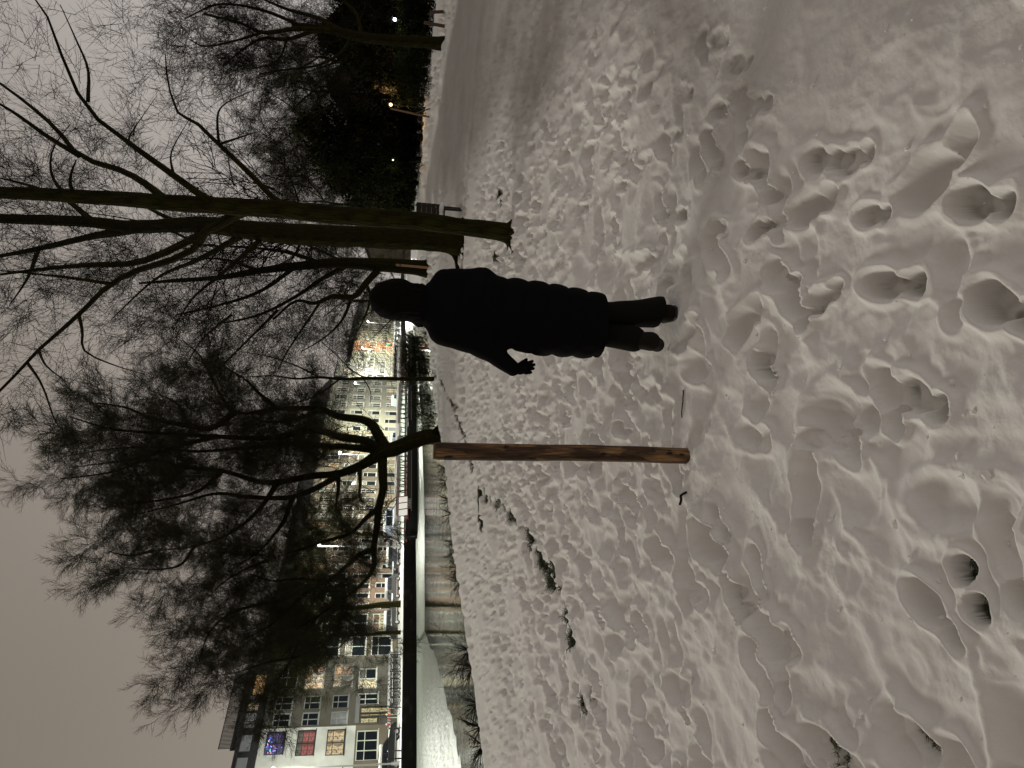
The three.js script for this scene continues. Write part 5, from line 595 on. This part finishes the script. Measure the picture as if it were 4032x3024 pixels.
// twigs dropped on the snow
for (const [x0, y0, x1, y1, l] of [[1473, 842, 1475, 902, 'long thin twig lying on the snow between person and post'], [1480, 1090, 1494, 1063, 'short dark stick lying on the snow left of the post']]) { const a = onGround(x0, y0), b = onGround(x1, y1), pts = []; for (let k = 0; k <= 7; k++) { const p = a.clone().lerp(b, k / 7); p.y = groundY(p.x, p.z) + 0.006; p.z += 0.006 * n2(k * 0.9, x0); pts.push(p); } const hi = Math.max(...pts.map((p) => p.y)); pts.forEach((p) => { p.y = Math.max(p.y, hi - 0.02); }); const T = new Tubes(), o = a.clone(), sh = y0 > 1000; T.add(pts.map((p) => p.clone().sub(o)), ramp(8, sh ? 0.007 : 0.004, sh ? 0.006 : 0.0025), 6, 0.1, 2); const t = thing('fallen_twig', l, 'twig', o); part('stick', T.geometry(), M.twig, t); if (!sh) { const S = new Tubes(); S.add([pts[3].clone().sub(o), pts[3].clone().sub(o).add(V3(-0.02, 0.012, 0.02))], [0.0025, 0.0012], 4); part('side_twig', S.geometry(), M.twig, t); } }
// crumbs of kicked-up snow
{ const r = rng(31), list = []; for (let k = 0; k < 700; k++) { const d = 1.4 + 9 * Math.pow(r(), 1.3), f = (r() - 0.5) * 1.15, x = d * Math.sin(f), z = -d * Math.cos(f), s = 0.002 + 0.008 * Math.pow(r(), 3); list.push(new THREE.Matrix4().compose(V3(x, groundY(x, z) + s * 0.3, z), new THREE.Quaternion().setFromEuler(new THREE.Euler(r() * 6, r() * 6, r() * 6)), V3(s * (0.8 + r()), s * 0.8, s * (0.8 + r())))); } tag(instances('snow_crumbs', new THREE.DodecahedronGeometry(1, 0), M.snow, list, scene), 'small crumbs of loose snow scattered over the footprints', 'snow', null, 'stuff'); }

// ------------------------------------------------------------------ bench, stakes and dark garden houses on the right
{
  const p = onGround(993, 447), t = thing('park_bench', 'dark park bench with snow on its seat beside the path behind the trunks', 'bench', V3(p.x - 0.05, groundY(p.x, p.z) - 0.02, p.z), -0.35), wood = std([0.03, 0.026, 0.02]);
  for (let k = 0; k < 3; k++) part('seat_slat', rbox(1.1, 0.035, 0.1, 0.01, -0.5, 0.44, -0.14 + k * 0.13), wood, t); for (let k = 0; k < 5; k++) part('back_slat', rbox(1.1, 0.133, 0.03, 0.006, -0.5, 0.56 + k * 0.135, -0.25 - k * 0.02), wood, t);
  for (const x of [-0.02, -0.98]) { part('leg', merge([box(0.06, 0.44, 0.06, x, 0.21, 0.14), box(0.06, 0.44, 0.06, x, 0.21, -0.2).rotateX(0)]), M.iron, t); part('arm_rest', rbox(0.06, 0.04, 0.42, 0.015, x, 0.66, -0.04), M.iron, t); part('back_support', box(0.05, 0.95, 0.05, x, 0.72, -0.31), M.iron, t); }
  const s = []; const r = rng(4); for (let k = 0; k < 6; k++) s.push(new THREE.IcosahedronGeometry(0.13 + 0.05 * r(), 2).scale(1.1, 0.5, 1.05).translate(-0.97 + k * 0.185, 0.49, -0.02 + 0.06 * (r() - 0.5))); part('seat_snow', merge(s), M.snow, t);
}
const stakeM = std([0.075, 0.05, 0.03], { roughness: 0.9 });
for (const [x, y, h, lean, l] of [[960, 24, 0.75, -0.12, 'short slanting wooden stake in the snow strip nearer the hedge'], [962, 57, 0.85, 0.06, 'short upright wooden stake beside the right tree']]) { const p = onGround(x, y), t = thing('wooden_stake', l, 'stake', V3(p.x, groundY(p.x, p.z) - 0.05, p.z)); part('stake', rod(V3(0, 0, 0), V3(lean, h, 0), 0.075, 8, 0.065), stakeM, t); part('cross_bar', rod(V3(lean * 0.8 - 0.1, h * 0.75, 0.07), V3(lean * 0.8 + 0.35, h * 0.7, 0.07), 0.025, 6), stakeM, t); }
{ const p = onGround(927, 253), t = thing('wooden_stake', 'tall thin leaning brown stake at the far edge of the path', 'stake', V3(p.x, groundY(p.x, p.z) - 0.05, p.z)); part('stake', rod(V3(0, 0, 0), V3(0.28, 2.3, 0), 0.06, 8, 0.05), std([0.2, 0.12, 0.06], { roughness: 0.85 }), t); part('prop', rod(V3(0.4, 0, 0.3), V3(0.12, 0.9, 0.03), 0.035, 6), stakeM, t); }
{ const q = atD(904, 577, 44), t = thing('wooden_stake', 'brown tree stake at the foot of the forked tree', 'stake', V3(q.x, groundY(q.x, q.z) - 0.05, q.z)); part('stake', rod(V3(0, 0, 0), V3(0.05, 2.0, 0), 0.07, 8, 0.065), std([0.36, 0.2, 0.09], { roughness: 0.85 }), t); part('strap', box(0.16, 0.06, 0.16, 0.045, 1.75, 0), M.black, t); }
function gardenHouse(label, x, y, depth, w, h, rise, wins, turn) {
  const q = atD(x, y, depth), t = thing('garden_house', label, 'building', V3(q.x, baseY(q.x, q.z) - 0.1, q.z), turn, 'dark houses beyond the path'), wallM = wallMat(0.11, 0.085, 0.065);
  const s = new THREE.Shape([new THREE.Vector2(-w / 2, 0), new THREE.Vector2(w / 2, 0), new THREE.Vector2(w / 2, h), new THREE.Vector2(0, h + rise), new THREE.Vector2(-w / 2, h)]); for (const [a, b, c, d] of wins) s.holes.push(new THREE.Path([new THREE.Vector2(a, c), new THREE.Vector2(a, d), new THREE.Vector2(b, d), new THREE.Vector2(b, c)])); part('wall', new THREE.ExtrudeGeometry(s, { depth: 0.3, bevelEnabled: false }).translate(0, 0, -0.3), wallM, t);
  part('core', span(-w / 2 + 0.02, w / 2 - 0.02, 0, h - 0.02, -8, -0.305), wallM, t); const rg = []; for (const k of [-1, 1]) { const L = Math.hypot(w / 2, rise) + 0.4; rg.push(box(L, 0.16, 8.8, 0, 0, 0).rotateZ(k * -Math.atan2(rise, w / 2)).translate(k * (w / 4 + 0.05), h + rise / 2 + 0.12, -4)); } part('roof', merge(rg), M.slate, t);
  for (const [a, b, c, d, m] of wins) { const f = part('window', frameGeo(b - a, d - c, 2, [0.6]), M.darkFrame, t); f.position.set(a, c, 0); for (let i = 0; i < 2; i++) for (const [e, g] of [[0, 0.6], [0.6, 1]]) part('pane', span((b - a) * i / 2 + 0.012, (b - a) * (i + 1) / 2 - 0.012, (d - c) * e + 0.012, (d - c) * g - 0.012, -0.215, -0.165), m, f); }
  return t;
}
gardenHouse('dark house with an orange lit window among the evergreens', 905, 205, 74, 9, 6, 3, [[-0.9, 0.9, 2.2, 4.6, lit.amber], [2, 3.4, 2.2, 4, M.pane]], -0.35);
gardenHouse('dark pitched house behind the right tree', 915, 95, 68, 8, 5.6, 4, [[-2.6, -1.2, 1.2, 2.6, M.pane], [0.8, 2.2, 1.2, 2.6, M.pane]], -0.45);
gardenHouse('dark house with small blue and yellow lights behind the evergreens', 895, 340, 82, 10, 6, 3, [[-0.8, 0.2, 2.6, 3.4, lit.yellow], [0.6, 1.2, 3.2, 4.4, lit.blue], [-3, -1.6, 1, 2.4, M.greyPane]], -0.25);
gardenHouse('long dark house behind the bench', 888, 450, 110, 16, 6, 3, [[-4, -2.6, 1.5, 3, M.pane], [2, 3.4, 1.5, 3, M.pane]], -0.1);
function wallLamp(label, x, y, depth, c, cd, k) { const q = atD(x, y, depth), t = thing('garden_lamp', label, 'lamp', V3(q.x, baseY(q.x, q.z) - 0.05, q.z)), h = q.y - t.position.y; part('pole', rod(V3(0, 0, 0), V3(0, h - 0.15, 0), 0.05, 8, 0.035), M.iron, t); const b = part('lamp_bulb', new THREE.SphereGeometry(0.1, 10, 8).translate(0, h, 0), glow(...c, k), t); part('lamp_cap', new THREE.ConeGeometry(0.24, 0.14, 12).translate(0, h + 0.2, 0), M.iron, t); const p = new THREE.PointLight(new THREE.Color().setRGB(...c), cd, 0, 2); p.position.set(0, h, 0); p.castShadow = true; p.shadow.radius = 6; t.add(p); }
wallLamp('warm garden lamp glowing beside the orange window', 844, 226, 52, [1, 0.62, 0.3], 14, 12);
wallLamp('small white lamp shining above the hedge', 853, 42, 44, [0.8, 0.86, 1], 6, 16);
wallLamp('yellowish lamp between evergreens', 848, 345, 58, [0.9, 0.85, 0.5], 6, 5);
renderer.render(scene, camera);
